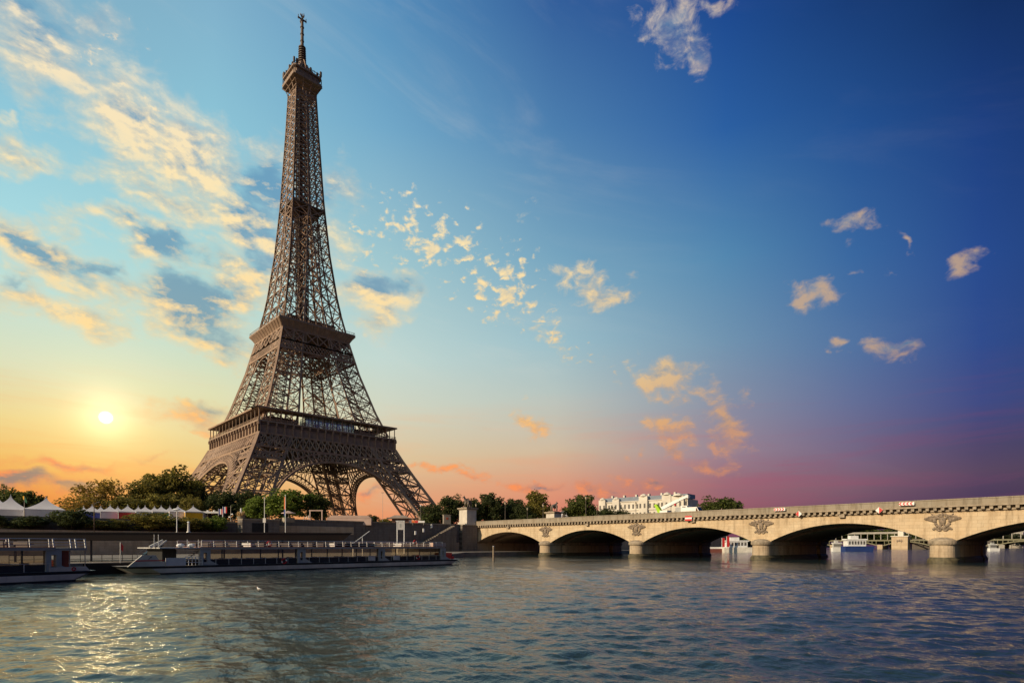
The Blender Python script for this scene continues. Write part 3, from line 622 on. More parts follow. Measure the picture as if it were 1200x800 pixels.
for k in range(4):
    for i in range(7): u = -7.6 + 15.2 * i / 6; mb.beam(fpw(k, u, 8.2, 270), fpw(k, u, 8.2, 273.7), .22)
    for i in range(9): u = -7.6 + 15.2 * i / 8; mb.beam(fpw(k, u, 7.9, 274.4), fpw(k, u, 7.5, 277.0), .16)
    mb.beam(fpw(k, -7.6, 7.6, 276.2), fpw(k, 7.6, 7.6, 276.2), .25)
    for u, h in ((-6.5, 2.4), (-3, 1.2), (1.5, 1.8), (5.5, 1.0), (7.6, 2.8)): mb.box(*[q for pr in zip(np.minimum(fpw(k, u - .5, 7.6, 0), fpw(k, u + .5, 8.4, 0))[:2], np.maximum(fpw(k, u - .5, 7.6, 0), fpw(k, u + .5, 8.4, 0))[:2]) for q in pr], 275, 275 + h)
mb.build('antenna_cage', iron_dark, top, True)
mb = MB(); oct_band(mb, 274.4, 277.4, 6.2, 5.6, .3); oct_band(mb, 277.4, 279.4, 5.2, 4.0, .3); oct_band(mb, 279.4, 281.6, 3.2, 2.9, .3)
for k in range(4): 
    pr = None
    for t in np.linspace(0, 1, 7):
        p = fpw(k, 0, 5.4 - 4.0 * t, 277.5 + 7 * math.sin(t * 1.5)); 
        if pr: mb.beam(pr, p, .5)
        pr = p
mb.build('dome', iron, top, True)
mb = MB(); mb.cyl(0, 0, 281, 292.6, 1.75, 1.35, 10)
for z in np.arange(282.5, 292.6, 1.35): mb.cyl(0, 0, z, z + .5, 2.35 - (z - 282) * .03, None, 10)
mb.cyl(0, 0, 292.6, 308.6, .95, .8, 8)
for z in (296, 300, 304): mb.cyl(0, 0, z, z + .3, 1.15, None, 8)
mb.beam((-2.6, 0, 308.8), (2.6, 0, 308.8), .6); mb.beam((0, -2.6, 309.3), (0, 2.6, 309.3), .6); mb.beam((-1.7, -1.7, 309.9), (1.7, 1.7, 309.9), .5); mb.cyl(0, 0, 308.5, 312.1, .45, .2, 6)
for s_ in (-2.3, 2.3): mb.beam((s_, 0, 308), (s_, 0, 310.4), .3); mb.beam((0, s_, 308.2), (0, s_, 310.6), .3)
mb.build('antenna_mast', iron_dark, tower, True)

# ------------------------------------------------------------------ stone bridge
tide = mat('wet_tide_stone', (.10, .085, .05), .6, 0, .5, 1.5, .4, 4.)
Y0, PS = 177.56, 31.767; HP = 1.9                       # abutment, pier spacing, half pier at the springing
XN, XF = -17.5, 17.5; ZS, ZC = 3.9, 7.4; ZD = 10.0
py_ = [-(Y0 + PS * (i + 1)) for i in range(4)]
bridge = thing('stone_bridge', 'long pale stone bridge of low arches carrying carved eagles, crossing the river at right', 'bridge', (0, -(Y0 + 2.5 * PS), 0))
def arc(ya, yb, rise, zs, n=26):
    h = abs(yb - ya) / 2; r = (h * h + rise * rise) / (2 * rise); c = (ya + yb) / 2
    return [(c + (yb - ya) / 2 * -math.cos(math.pi * i / n) if False else ya + (yb - ya) * i / n, zs - (r - rise) + math.sqrt(max(0, r * r - (ya + (yb - ya) * i / n - c) ** 2))) for i in range(n + 1)]
for i in range(5):
    ya = -(Y0 + PS * i) - (HP if i else 0.); yb = -(Y0 + PS * (i + 1)) + (HP if i < 4 else 0.)
    e0 = -(Y0 + PS * i) if i else -(Y0 - 3.0); e1 = -(Y0 + PS * (i + 1)) if i < 4 else -(Y0 + PS * 5 + 3.)
    zt = 9.0
    span = None
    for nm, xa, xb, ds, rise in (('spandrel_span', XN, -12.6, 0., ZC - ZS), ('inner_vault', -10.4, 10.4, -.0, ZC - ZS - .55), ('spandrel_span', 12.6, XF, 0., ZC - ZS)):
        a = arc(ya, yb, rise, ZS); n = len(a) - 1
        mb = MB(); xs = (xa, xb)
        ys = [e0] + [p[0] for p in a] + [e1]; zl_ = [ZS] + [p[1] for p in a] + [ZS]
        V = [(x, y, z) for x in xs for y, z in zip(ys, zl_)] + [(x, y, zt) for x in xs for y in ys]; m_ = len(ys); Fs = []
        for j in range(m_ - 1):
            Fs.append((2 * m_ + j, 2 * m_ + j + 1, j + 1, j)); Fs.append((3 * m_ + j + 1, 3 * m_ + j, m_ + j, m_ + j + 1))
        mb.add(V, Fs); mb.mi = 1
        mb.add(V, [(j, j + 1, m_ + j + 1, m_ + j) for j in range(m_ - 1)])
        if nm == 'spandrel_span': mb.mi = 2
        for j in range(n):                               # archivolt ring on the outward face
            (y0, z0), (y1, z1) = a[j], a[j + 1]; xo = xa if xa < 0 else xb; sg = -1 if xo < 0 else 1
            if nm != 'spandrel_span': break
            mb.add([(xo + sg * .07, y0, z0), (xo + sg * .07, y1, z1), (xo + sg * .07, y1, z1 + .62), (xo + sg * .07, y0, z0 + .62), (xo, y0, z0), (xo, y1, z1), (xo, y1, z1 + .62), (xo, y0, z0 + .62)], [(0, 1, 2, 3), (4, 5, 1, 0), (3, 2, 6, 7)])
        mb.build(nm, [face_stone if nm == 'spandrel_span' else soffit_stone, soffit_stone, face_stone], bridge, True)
for yp in py_:
    pr = None
    for xa, xb, sg, nose in ((-17.3, -12.9, -1, 1), (-10.2, 10.2, 0, 2), (12.9, 17.3, 1, 1)):
        def outline(g):
            P = []; r = 1.85 + g
            if sg == -1 or sg == 0: P += [(xa - r * 1.05 * math.sin(t), yp - r * math.cos(t)) for t in np.linspace(0, math.pi, 13)]
            else: P += [(xa - g, yp - r), (xa - g, yp + r)]
            if sg == 1 or sg == 0: P += [(xb + r * 1.05 * math.sin(t), yp + r * math.cos(t)) for t in np.linspace(0, math.pi, 13)]
            else: P += [(xb + g, yp + r), (xb + g, yp - r)]
            return P
        mb = MB(); rngs = [(.42, -2.5), (.42, .55), (.22, .75), (.04, 1.0), (.0, 3.15)]
        rr = [np.array([(x, y, z) for x, y in outline(g)]) for g, z in rngs]; n = len(rr[0])
        mb.add(np.vstack(rr), [(i * n + j, i * n + (j + 1) % n, (i + 1) * n + (j + 1) % n, (i + 1) * n + j)[::-1] for i in range(len(rr) - 1) for j in range(n)])
        mb.k = [1 if i < 3 * n else 0 for i in range(len(mb.f))]; o = mb.build('pier', [pier_stone, tide], bridge, True)
        mb = MB(); rngs = [(.0, 3.15), (.24, 3.25), (.30, 3.5), (.30, 3.85), (.1, 4.05)] + ([(-.5, 4.35), (-1.2, 4.5)] if nose == 1 else [])
        rr = [np.array([(x, y, z) for x, y in outline(g)]) for g, z in rngs]
        mb.add(np.vstack(rr), [(i * n + j, i * n + (j + 1) % n, (i + 1) * n + (j + 1) % n, (i + 1) * n + j)[::-1] for i in range(len(rr) - 1) for j in range(n)])
        mb.add(rr[-1], [tuple(range(n))[::-1]]); mb.build('pier_cap', cornice_stone, o, True)
YA, YB = -(Y0 - 3), -(Y0 + 5 * PS + 3)
for sg in (-1, 1):
    X = lambda a: sg * (17.5 + a)
    def bxs(mb, a, b, y0, y1, z0, z1): mb.box(min(X(a), X(b)), max(X(a), X(b)), min(y0, y1), max(y0, y1), z0, z1)
    mb = MB()
    bxs(mb, -.5, .28, YA, YB, 9.003, 9.2); bxs(mb, -.5, .95, YA, YB, 9.74, 9.98)
    n = 150
    for i in range(n):
        y = YA + (YB - YA) * (i + .5) / n
        bxs(mb, -.2, .82, y - .24, y + .24, 9.2, 9.74); bxs(mb, .0, .5, y - .19, y + .19, 9.06, 9.21)
    bxs(mb, -.5, .05, YA, YB, 9.2, 9.74)
    for yc in [-(Y0 + PS * (i + .5)) for i in range(5)]: bxs(mb, -.1, .6, yc - .5, yc + .5, 8.55, 9.21)
    mb.build('bracket_cornice', cornice_stone, bridge, True)
    mb = MB(); bxs(mb, .12, .52, YA, YB, 9.98, 11.0); bxs(mb, .05, .60, YA, YB, 11.0, 11.2); mb.build('parapet', parapet_stone, bridge, True)
MB().box(17.0, -17.0, YB, YA, 9.02, ZD - .1).build('deck', asphalt, bridge, True) if False else MB().box(-17.0, 17.0, YB, YA, 9.02, 9.8).build('deck', asphalt, bridge, True)
for sg in (-1, 1):
    MB().box(min(sg * 17., sg * 13), max(sg * 17., sg * 13), YB, YA, 9.804, 9.95).build('pavement', quay_mat, bridge, True)
for ya, yb in ((-Y0, -Y0 + 6), (-(Y0 + 5 * PS) - 6, -(Y0 + 5 * PS))):
    MB().box(-17.48, 17.48, ya + .003, yb, -2, 8.995).build('abutment', pier_stone, bridge, True)
# carved eagles in wreaths above the piers
def eagle(yp):
    mb = MB(); x = XN - .05; z = 7.35; P = lambda u, v, d=0.: (x - d, yp - u * .84, z + v * .92)
    for i in range(16):
        t = 2 * math.pi * i / 16; mb.ball(P(1.25 * math.cos(t), .05 + 1.3 * math.sin(t), .12), (.2, .27, .27), 6, 4)
    mb.ball(P(0, .05, .1), (.3, .52, .8), 10, 6); mb.ball(P(-.1, .95, .18), (.22, .25, .28), 8, 5); mb.ball(P(-.38, .93, .2), (.1, .17, .09), 6, 4)
    mb.tube([P(-.25, -.5, .1), P(-.35, -1.0, .1)], [.2, .13], 6); mb.tube([P(.25, -.5, .1), P(.35, -1.0, .1)], [.2, .13], 6)
    for s_ in (-1, 1):
        mb.tube([P(s_ * .45, .5, .1), P(s_ * 1.3, 1.0, .12), P(s_ * 2.3, .85, .12), P(s_ * 2.95, .45, .1)], [.2, .24, .2, .1], 6)
        for i in range(8):
            f = i / 7; a0 = P(s_ * (1.15 + 1.75 * f), .95 - .25 * f, .08); mb.tube([a0, P(s_ * (1.2 + 1.85 * f), .3 - .1 * f + .3 * f, .08), P(s_ * (1.35 + 1.55 * f), -.25 + .55 * f, .05)], [.15, .16, .07], 5)
        for i in range(7):
            f = i / 6; mb.ball(P(s_ * (.15 + 1.35 * f), -1.45 - .28 * math.sin(f * 6) - .12 * f, .1), (.14, .24, .17), 6, 4)
        mb.tube([P(s_ * .1, -1.3, .1), P(s_ * 1.5, -1.62, .08)], [.12, .05], 5)
    mb.ball(P(0, -1.35, .15), (.16, .3, .25), 6, 4)
    mb.tube([P(-1.9, 1.45, .05), P(-1.7, 1.35, .05), P(-1.75, 1.0, .05)], .1, 5); mb.tube([P(1.9, 1.45, .05), P(1.75, 1.3, .05), P(1.6, 1.25, .05)], .1, 5)
    return mb.build('eagle_relief', relief_stone, bridge, True)
for yp in py_: eagle(yp)
# signs hung on the parapet
def sgn_pt(px, x=-18.06): y, t = at_x(px, x); return y, t
SX = -18.52
def board(name, label, px, w, z0, z1, cat='sign', group=None):
    y, t = at_x(px, SX); o = thing(name, label, cat, (SX, y, z0), 0, group); MB().box(-.03, .03, -w / 2, w / 2, 0, z1 - z0).build('sign_plate', white, o)
    MB().beam((.03, 0, (z1 - z0) * .8), (.42, 0, (z1 - z0) * .8), .06).build('sign_bracket', dark_metal, o)
    return o, y
def diamond(label, px, cz, flip):
    y, t = at_x(px, SX); o = thing('diamond_sign', label, 'sign', (SX, y, cz - .62), 0)
    h = .62; T_ = lambda s_: [(-.04, 0, h * 2), (-.04, s_ * h, h), (-.04, 0, 0)]
    MB().prism([(-.03, 0, h * 2), (-.03, -h, h), (-.03, 0, 0), (-.03, h, h)], (.05, 0, 0)).build('sign_plate', white, o)
    MB().prism([(-.036, 0, h * 1.97), (-.036, flip * h * .97, h), (-.036, 0, h * .03)], (-.012, 0, 0)).build('red_half', red, o)
    MB().beam((.02, 0, h), (.45, 0, h), .07).build('sign_bracket', dark_metal, o)
diamond('red and white diamond board on the bridge, its red half on the left', 936, 8.95 + .62, 1)
diamond('white and red diamond board on the bridge, its red half on the right', 1030.2, 9.05 + .62, -1)
def chevrons(label, px, dr):
    o, y = board('chevron_sign', label, px, 2.3, 10.35, 10.95)
    mb = MB()
    for i in range(4):
        c = -1.1 + .25 + .55 * i + .02; a = -dr                   # dr +1: pointing right in the picture (towards -y)
        for s_ in (-1, 1): mb.prism([(-.034, a * -.0 + c - a * .13, .30), (-.034, c - a * .13 + .26, .30), (-.034, c + a * .13 + .26, .30 + s_ * .27), (-.034, c + a * .13, .30 + s_ * .27)], (-.01, 0, 0))
    mb.build('red_chevrons', red, o)
chevrons('white board of red chevrons pointing right, fixed along the bridge parapet', 913.5, -1)
chevrons('white board of red chevrons pointing left, fixed along the bridge parapet', 1062.5, 1)
o, y = board('striped_sign', 'red board crossed by a white bar, hung on the bridge cornice', 806.8, 1.75, 8.95, 10.15)
for a, b in ((0.01, .4), (.8, 1.19)): MB().box(-.045, -.031, -.86, .86, a, b).build('red_band', red, o)

# ------------------------------------------------------------------ quay walls
def wall(name, label, pts, z0, z1, th, m, cap=None):
    o = thing(name, label, 'wall', (pts[0][0], pts[0][1], z0))
    mb = MB()
    for (x0, y0), (x1, y1) in zip(pts, pts[1:]):
        d = np.array([x1 - x0, y1 - y0]); n = np.array([d[1], -d[0]]) / np.linalg.norm(d) * th
        mb.prism([(x0, y0, z0), (x1, y1, z0), (x1 + n[0], y1 + n[1], z0), (x0 + n[0], y0 + n[1], z0)], (0, 0, z1 - z0))
    mb.build('masonry', m, o, True); mb = MB()
    for (x0, y0), (x1, y1) in zip(pts, pts[1:]):
        d = np.array([x1 - x0, y1 - y0]); n = np.array([d[1], -d[0]]) / np.linalg.norm(d)
        a, b = -.1, th + .18
        mb.prism([(x0 + n[0] * a, y0 + n[1] * a, z1 + .002), (x1 + n[0] * a, y1 + n[1] * a, z1 + .002), (x1 + n[0] * b, y1 + n[1] * b, z1 + .002), (x0 + n[0] * b, y0 + n[1] * b, z1 + .002)], (0, 0, .35))
    mb.build('coping', parapet_stone, o, True); return o
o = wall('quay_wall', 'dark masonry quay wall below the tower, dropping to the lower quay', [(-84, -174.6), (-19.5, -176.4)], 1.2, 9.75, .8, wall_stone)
MB().prism([(-84, -175.5, 6.2), (-62, -176.12, 6.2), (-62, -176.17, 6.2), (-84, -175.55, 6.2)], (0, 0, 2.1)).build('pale_band', wall_pale, o, True); MB().prism([(-84, -175.45, 1.2), (-19.6, -177.25, 1.2), (-19.6, -177.31, 1.2), (-84, -175.51, 1.2)], (0, 0, 2.9)).build('pale_band', wall_pale, o, True)  # lower band: lit look of the wall behind the boats put into colour
wall('quay_wall', 'hedge topped quay wall behind the moored boats at far left', [(-420, -174.1 + .05), (-84.3, -174.1 + .05)], 6.2, 8.5, .5, wall_stone)
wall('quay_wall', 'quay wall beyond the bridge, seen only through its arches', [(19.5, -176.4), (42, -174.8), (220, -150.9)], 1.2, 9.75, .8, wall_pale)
o = wall('quay_buttress', 'squat stone block jutting from the quay wall near the dark doorway', [(-93.5, -176.6), (-84.5, -176.6)], 1.2, 9.3, 3.2, wall_stone)
MB().box(-91.2, -87.4, -179.92, -179.7, 6.2, 8.6).build('doorway', black, o, True)
o = wall('quay_buttress', 'projecting stone pier under the bridge end statue, beside the first arch', [(-24.6, -175.2), (-18.2, -175.2)], 1.2, 9.6, 3.6, wall_stone)
# stair along the wall
st = thing('stone_stair', 'stone stair running down the face of the quay wall, with posts coloured white for their sunlit faces', 'stairs', (-38, -178, 1.2))
mb = MB()
for i in range(22): x = -27.5 - .82 * i; mb.box(x - .82, x, -179.4, -177.22, 1.2, 9.5 - .37 * i)
mb.build('steps', wall_stone, st, True)
for px, py in ((487, 624), (496.5, 621), (506, 616)):
    x, t = at_y(px, -179.6); z = zat(py, t); o = MB().box(x - .25, x + .25, -179.75, -179.42, z - .55, z + .55).build('sunlit_post_face', white, st, True)  # sunlit faces of the stair posts, their brightness put into white

# ------------------------------------------------------------------ trees and shrubs
def crown_mesh(seed, nclump, nleaf, size, flat=.0, spread=.78, hollow=.35):
    """leaf clumps through a unit crown: x,y in -1..1, z in 0..1"""
    r = np.random.default_rng(seed); Cs = []
    while len(Cs) < nclump:
        p = r.uniform(-1, 1, 3); d = np.linalg.norm(p)
        if hollow < d < 1: Cs.append(p * min(spread * (1 + .22 * r.normal()), .93 / d))
    V = []
    for c in Cs:
        rad = r.uniform(.16, .34); n = int(nleaf * (rad / .26) ** 2)
        d = r.normal(size=(n, 3)); d /= np.linalg.norm(d, axis=1)[:, None]; d *= rad * r.uniform(.35, 1., (n, 1)) ** .6 * (1, 1, .8)
        p = c + d
        nrm = d / (np.linalg.norm(d, axis=1)[:, None] + 1e-6) + r.normal(size=(n, 3)) * .75; nrm /= np.linalg.norm(nrm, axis=1)[:, None]
        t = np.cross(nrm, r.normal(size=(n, 3))); t /= np.linalg.norm(t, axis=1)[:, None]; b = np.cross(nrm, t)
        s = size * r.uniform(.6, 1.35, (n, 1))
        V.append(np.stack([p - t * s, p - b * s * .55 + nrm * s * .15, p + t * s, p + b * s * .55 + nrm * s * .15], 1))
    V = np.concatenate(V).reshape(-1, 3); V[:, 2] = (V[:, 2] + 1) / 2
    n = len(V) // 4; me = bpy.data.meshes.new('crown'); me.from_pydata(V.tolist(), [], np.arange(n * 4).reshape(-1, 4).tolist()); return me
CR = dict(dense=[crown_mesh(11 + i, 110, 60, .062) for i in range(4)], airy=[crown_mesh(31 + i, 70, 42, .055, spread=.85, hollow=.45) for i in range(2)], bush=[crown_mesh(51 + i, 80, 60, .07, hollow=.2) for i in range(3)])
crown_cache = {}
tr_ = random.Random(3)
def tree(label, px, ytop, wpx, depth, kind='dense', lf='mid', z0=9.0, crown_from=.12, cat='tree', group=None, name='tree', zfix=None, ybot=None):
    x, y = at_d(px, depth); ztop = zat(ytop, depth); rad = wpx / 2 * depth / F; H = ztop - z0
    o = thing(name, label, cat, (x, y, z0), tr_.uniform(0, 6.28), group)
    zc0 = H * crown_from if ybot is None else zat(ybot, depth) - z0
    # limbs
    mb = MB(); zt = zc0 + (H - zc0) * .62; tw = max(.08, rad * .055)
    if name != 'shrub': mb.tube([(0, 0, -.1), (.1 * rad * .3, 0, zc0 + .2), (0, .06 * rad, zt)], [tw * 1.5, tw, tw * .5], 8)
    for i in range(6):
        a = i * 1.05 + tr_.uniform(-.3, .3); s_ = zc0 + (H - zc0) * tr_.uniform(.02, .3); e = rad * tr_.uniform(.45, .75)
        mb.tube([(0, 0, s_ * .9), (e * .5 * math.cos(a), e * .5 * math.sin(a), s_ + (H - zc0) * .16), (e * math.cos(a), e * math.sin(a), s_ + (H - zc0) * .4)], [tw * .6, tw * .4, tw * .15], 5)
    mb.build('stems' if name == 'shrub' else 'trunk', bark, o)
    base = tr_.choice(CR[kind]); key = (base.name, lf)
    if key not in crown_cache: m_ = base.copy(); m_.materials.clear(); m_.materials.append(leaf[lf]); crown_cache[key] = m_
    c = bpy.data.objects.new('crown', crown_cache[key]); COL.objects.link(c); c.parent = o; c.location = (0, 0, zc0); c.scale = (rad * 1.04, rad * 1.04, (H - zc0) * 1.02)
    return o
G1 = 'trees along the left bank'
for a in [
 ('low dark round tree rising behind the white marquees at far left edge', 6, 570, 42, 190, 'dense', 'mid'),
 ('dark round tree behind the flag and the two big white marquees', 36, 573, 40, 186, 'dense', 'mid'),
 ('tall airy tree coloured golden by sun glow, with gaps of sky, standing alone right of the sun', 122, 557, 58, 190, 'airy', 'gold'),
 ('broad tree coloured golden green by sun glow, low behind the blue and white tents', 92, 579, 62, 172, 'airy', 'gold'),
 ('bushy tree coloured golden by sun glow, low behind the red tent, below the gap in the trees', 150, 581, 56, 178, 'dense', 'olive'),
 ('sunlit olive tree left of the tallest dark tree', 172, 560, 46, 196, 'dense', 'olive'),
 ('tallest rounded olive tree of the left bank, just left of the tower', 206, 547, 66, 205, 'dense', 'olive'),
 ('olive tree whose right flank touches the left leg of the tower', 229, 560, 32, 215, 'dense', 'mid'),
 ('leafy low tree behind the green tent', 190, 577, 44, 180, 'dense', 'olive'),
 ('yellowish low tree behind the yellow tent', 226, 581, 30, 172, 'dense', 'olive'),
 ('dark spreading tree in front of the near tower leg, above the white cabin', 262, 574, 42, 178, 'dense', 'dark'),
 ('mid green tree hiding the foot of the near tower leg', 287, 575, 40, 190, 'dense', 'dark'),
 ('small bright green tree at the left foot of the biggest green tree', 302, 581, 34, 170, 'dense', 'bright'),
 ('biggest bright green tree, broad crowned, behind the two flagpoles', 336, 572, 62, 172, 'dense', 'bright'),
 ('dark green tree at the right end of the bright green group', 371, 577, 36, 176, 'dense', 'mid'),
 ('small dark tree under the right tower leg, behind the kiosk', 508, 590, 34, 240, 'dense', 'dark'),
 ('tall dark tree just left of the white statue pedestal', 529, 579, 34, 250, 'dense', 'dark'),
 ('dark tree behind the first statue', 552, 583, 36, 262, 'dense', 'dark'),
 ('tall dark tree just right of the first statue', 576, 575, 38, 262, 'dense', 'dark'),
 ('dark slim tree between two bridge lamps', 600, 582, 34, 270, 'dense', 'dark'),
 ('tree with a sunlit pale crown, left of the second statue', 630, 575, 38, 280, 'dense', 'olive'),
 ('low dark tree at the foot of the pale crowned tree', 613, 591, 30, 262, 'dense', 'dark'),
 ('rounded green tree left of the long white building', 680, 577, 44, 285, 'dense', 'mid'),
 ('low dark tree in front of the left end of the white building', 712, 594, 30, 262, 'dense', 'dark'),
 ('lowest dark tree under the white building windows', 730, 596, 22, 262, 'dense', 'dark'),
 ('broad green tree standing alone right of the white van', 843, 581, 56, 320, 'dense', 'mid')]:
    tree(*a, group=G1)
G2 = 'shrubs along the quay terrace'
for lb, px, yt, w, dp, lf in [
 ('dark shrub at the far left edge below the white marquees', 0, 603, 18, 124, 'dark'), ('wide dark shrub below the second white marquee', 35, 604, 48, 122, 'dark'),
 ('tall peaked dark shrub right of the big white marquee', 84, 593, 44, 120, 'dark'), ('low shrub below the white tent beside the blue one', 126, 607, 44, 124, 'olive'),
 ('big rounded sunlit shrub in front of the red and green tents', 178, 598, 58, 122, 'olive'), ('low shrub filling the gap right of the biggest shrub', 222, 605, 48, 125, 'olive'),
 ('small round pale shrub below the white cabin', 251, 603, 30, 126, 'bright')]:
    tree(lb, px, yt, w, at_y(px, -176.4)[1], 'bush', lf, 6.2, .0, 'shrub', G2, 'shrub')

# ------------------------------------------------------------------ marquees
def tent(label, px, depth, ypk, yeave, ybase, wpx, col, group, name='peaked_tent'):
    x, y = at_d(px, depth); w = wpx * depth / F * .86; z0 = 9.0; ze, zp = zat(yeave, depth) - z0, zat(ypk, depth) - z0
    o = thing(name, label, 'tent', (x, y, z0), R(-8), group); h = w / 2
    mb = MB(); n = 8; P = []
    for i in range(n + 1):
        t = i / n; s_ = h * (1 - t) ** 1.75 + .05; P.append((s_, ze + (zp - ze) * t))
    for (s0, z0_), (s1, z1_) in zip(P, P[1:]):
        mb.add([(-s0, -s0, z0_), (s0, -s0, z0_), (s0, s0, z0_), (-s0, s0, z0_), (-s1, -s1, z1_), (s1, -s1, z1_), (s1, s1, z1_), (-s1, s1, z1_)], [(0, 1, 5, 4), (1, 2, 6, 5), (2, 3, 7, 6), (3, 0, 4, 7)])
    mb.add([(-h, -h, ze), (h, -h, ze), (h, h, ze), (-h, h, ze), (-h, -h, ze - .28), (h, -h, ze - .28), (h, h, ze - .28), (-h, h, ze - .28)], [(4, 5, 1, 0), (5, 6, 2, 1), (6, 7, 3, 2), (7, 4, 0, 3)])
    mb.cyl(0, 0, zp - .1, zp + .25, .05, .02, 6); mb.build('canopy', tent_white, o)
    g = h - .06; MB().add([(-g, -g, 0), (g, -g, 0), (g, g, 0), (-g, g, 0), (-g, -g, ze - .05), (g, -g, ze - .05), (g, g, ze - .05), (-g, g, ze - .05)], [(0, 1, 5, 4), (1, 2, 6, 5), (2, 3, 7, 6), (3, 0, 4, 7)]).build('side_wall', col, o)
    for ax in (-1, 1):
        for ay in (-1, 1): MB().cyl(ax * h * .985, ay * h * .985, 0, ze, .07, None, 6).build('pole', pale_metal, o)
    return o
GT = 'big white marquees at far left'
tent('big white marquee cut by the left edge of the photo', -4, 132, 580, 597.5, 606, 44, tent_white, GT); tent('big white marquee left of the small flag, second of three', 12.5, 131, 580, 597.5, 606, 43, tent_white, GT); tent('big white marquee beside the peaked dark shrub, nearest the sun', 54, 131, 582, 597.5, 606, 43, tent_white, GT)
GT = 'small peaked tents in a row'
for lb, px, c in [('small white peaked tent with a blue wall, leftmost of the row', 108, blue_f), ('small peaked tent with a white wall between the blue and red ones', 129, tent_white), ('small white peaked tent with a red wall', 149.5, red_f), ('small white peaked tent right of the red one, half behind the shrub', 170, tent_white),
                  ('small white peaked tent with a green wall', 189, green_f), ('small peaked tent with a white wall between the green and yellow ones', 208.5, tent_white), ('small white peaked tent with a yellow wall', 226.5, yellow)]:
    tent(lb, px, 142, 591.5 if px < 160 else 592.5, 599.5, 606, 21.5, c, GT)
GT = 'tent tops of the rear row'
for lb, px in [('white tent top behind, just left of the blue walled tent', 98), ('white tent top behind, between the blue and white tents', 118), ('white tent top behind, between the white and red tents', 138), ('white tent top behind, just right of the red walled tent', 162), ('white tent top behind, just left of the green walled tent', 181), ('white tent top behind, between the green and white tents', 199)]:
    tent(lb, px, 158, 593, 600, 606, 17, tent_white, GT)

# ------------------------------------------------------------------ small things on the upper quay
def pole(name, label, cat, px, depth, ytop, ybot, r, m, parts=(), group=None):
    x, y = at_d(px, depth); z0, z1 = zat(ybot, depth), zat(ytop, depth); o = thing(name, label, cat, (x, y, z0), -YAW, group)
    MB().cyl(0, 0, 0, z1 - z0, r * 1.15, r * .8, 8).build('pole', m, o)
    MB().cyl(0, 0, 0, .25, r * 2, r * 1.6, 10).build('base', m, o)
    for nm, mm, fn in parts: mb = MB(); fn(mb, z1 - z0); mb.build(nm, mm, o)
    return o
def flag(c0, c1, c2, w=1.0, h=1.5):
    return [('flag_band', c, (lambda i: lambda mb, H: mb.prism([(.06 + w * i / 3, -.02 + .05 * i, H - .1), (.06 + w * (i + 1) / 3 - .01, -.02 + .05 * (i + 1), H - .16), (.06 + w * (i + 1) / 3 - .01, -.02 + .05 * (i + 1), H - h - .06), (.06 + w * i / 3, -.02 + .05 * i, H - h)], (0, .03, 0)))(i)) for i, c in enumerate((c0, c1, c2))]
pole('flagpole', 'thin white flagpole without a flag, in front of the green trees', 'flagpole', 310, 139, 583, 625, .09, white, [('sign_plate', pale_metal, lambda mb, H: mb.box(-.35, .35, -.16, -.1, H - 6.0, H - 4.9)), ('finial', white, lambda mb, H: mb.ball((0, 0, H), .14))])
pole('flagpole', 'white pole dressed with a long multicoloured vertical banner', 'flagpole', 334.5, 139, 580, 625, .09, white, [('banner', orange, lambda mb, H: mb.box(-.32, -.07, -.02, .02, H - 3.4, H - .4)), ('banner', blue, lambda mb, H: mb.box(-.36, -.07, -.02, .02, H - 5.0, H - 3.42)), ('banner', green_f, lambda mb, H: mb.box(-.3, -.07, -.02, .02, H - 5.6, H - 5.02)), ('finial', white, lambda mb, H: mb.ball((0, 0, H), .14))])
pole('lamp_post', 'white quay lamp with a flat round head, before the white tent', 'lamp post', 207.3, 119, 597, 624, .09, white, [('lamp_head', white, lambda mb, H: (mb.cyl(0, 0, H, H + .22, .85, .5, 14), mb.cyl(0, 0, H - .1, H, .5, .85, 14)))])
pole('bollard', 'short thick pale post standing right of the white quay lamp', 'post', 221, 119, 612, 624, .24, pale_metal, [('post_cap', white, lambda mb, H: mb.cyl(0, 0, H, H + .25, .3, .12, 10))])
pole('lamp_post', 'dark slim street lamp left of the small tents, catching the sun glow', 'lamp post', 110.3, 118, 588, 624, .08, mat('rusty_metal', (.16, .1, .06), .7), [('lamp_arm', dark_metal, lambda mb, H: (mb.beam((0, 0, H - .4), (.9, 0, H), .08), mb.box(.6, 1.2, -.12, .12, H - .05, H + .08)))])
pole('camera_mast', 'thin grey mast with cameras halfway up, right of the pale shrub', 'mast', 270.4, 138, 592, 610, .06, grey_metal, [('camera', white, lambda mb, H: mb.box(.05, .55, -.1, .1, 1.5, 1.75)), ('camera', white, lambda mb, H: mb.box(-.5, -.05, -.1, .1, .8, 1.05))])
pole('flagpole', 'small pole with a green and yellow flag between the big marquees', 'flagpole', 28.5, 126, 581, 606, .05, grey_metal, [('flag', green_f, lambda mb, H: mb.prism([(.05, 0, H), (.55, .05, H - 1.1), (.5, .05, H - 1.6), (.05, 0, H - 1.2)], (0, .03, 0))), ('flag_corner', yellow, lambda mb, H: mb.prism([(-.35, 0, H), (-.05, 0, H), (-.05, 0, H - .9), (-.3, 0, H - .6)], (0, .03, 0)))])
pole('flagpole', 'small tricolour flag on a pole, left of its pair over the cabin', 'flagpole', 256, 141, 595.5, 606, .05, white, flag(blue, white, red, .9, 1.4), 'pair of tricolour flags'); pole('flagpole', 'small tricolour flag on a pole, right of its pair over the cabin', 'flagpole', 261, 141, 593, 606, .05, white, flag(blue, white, red, .9, 1.6), 'pair of tricolour flags')
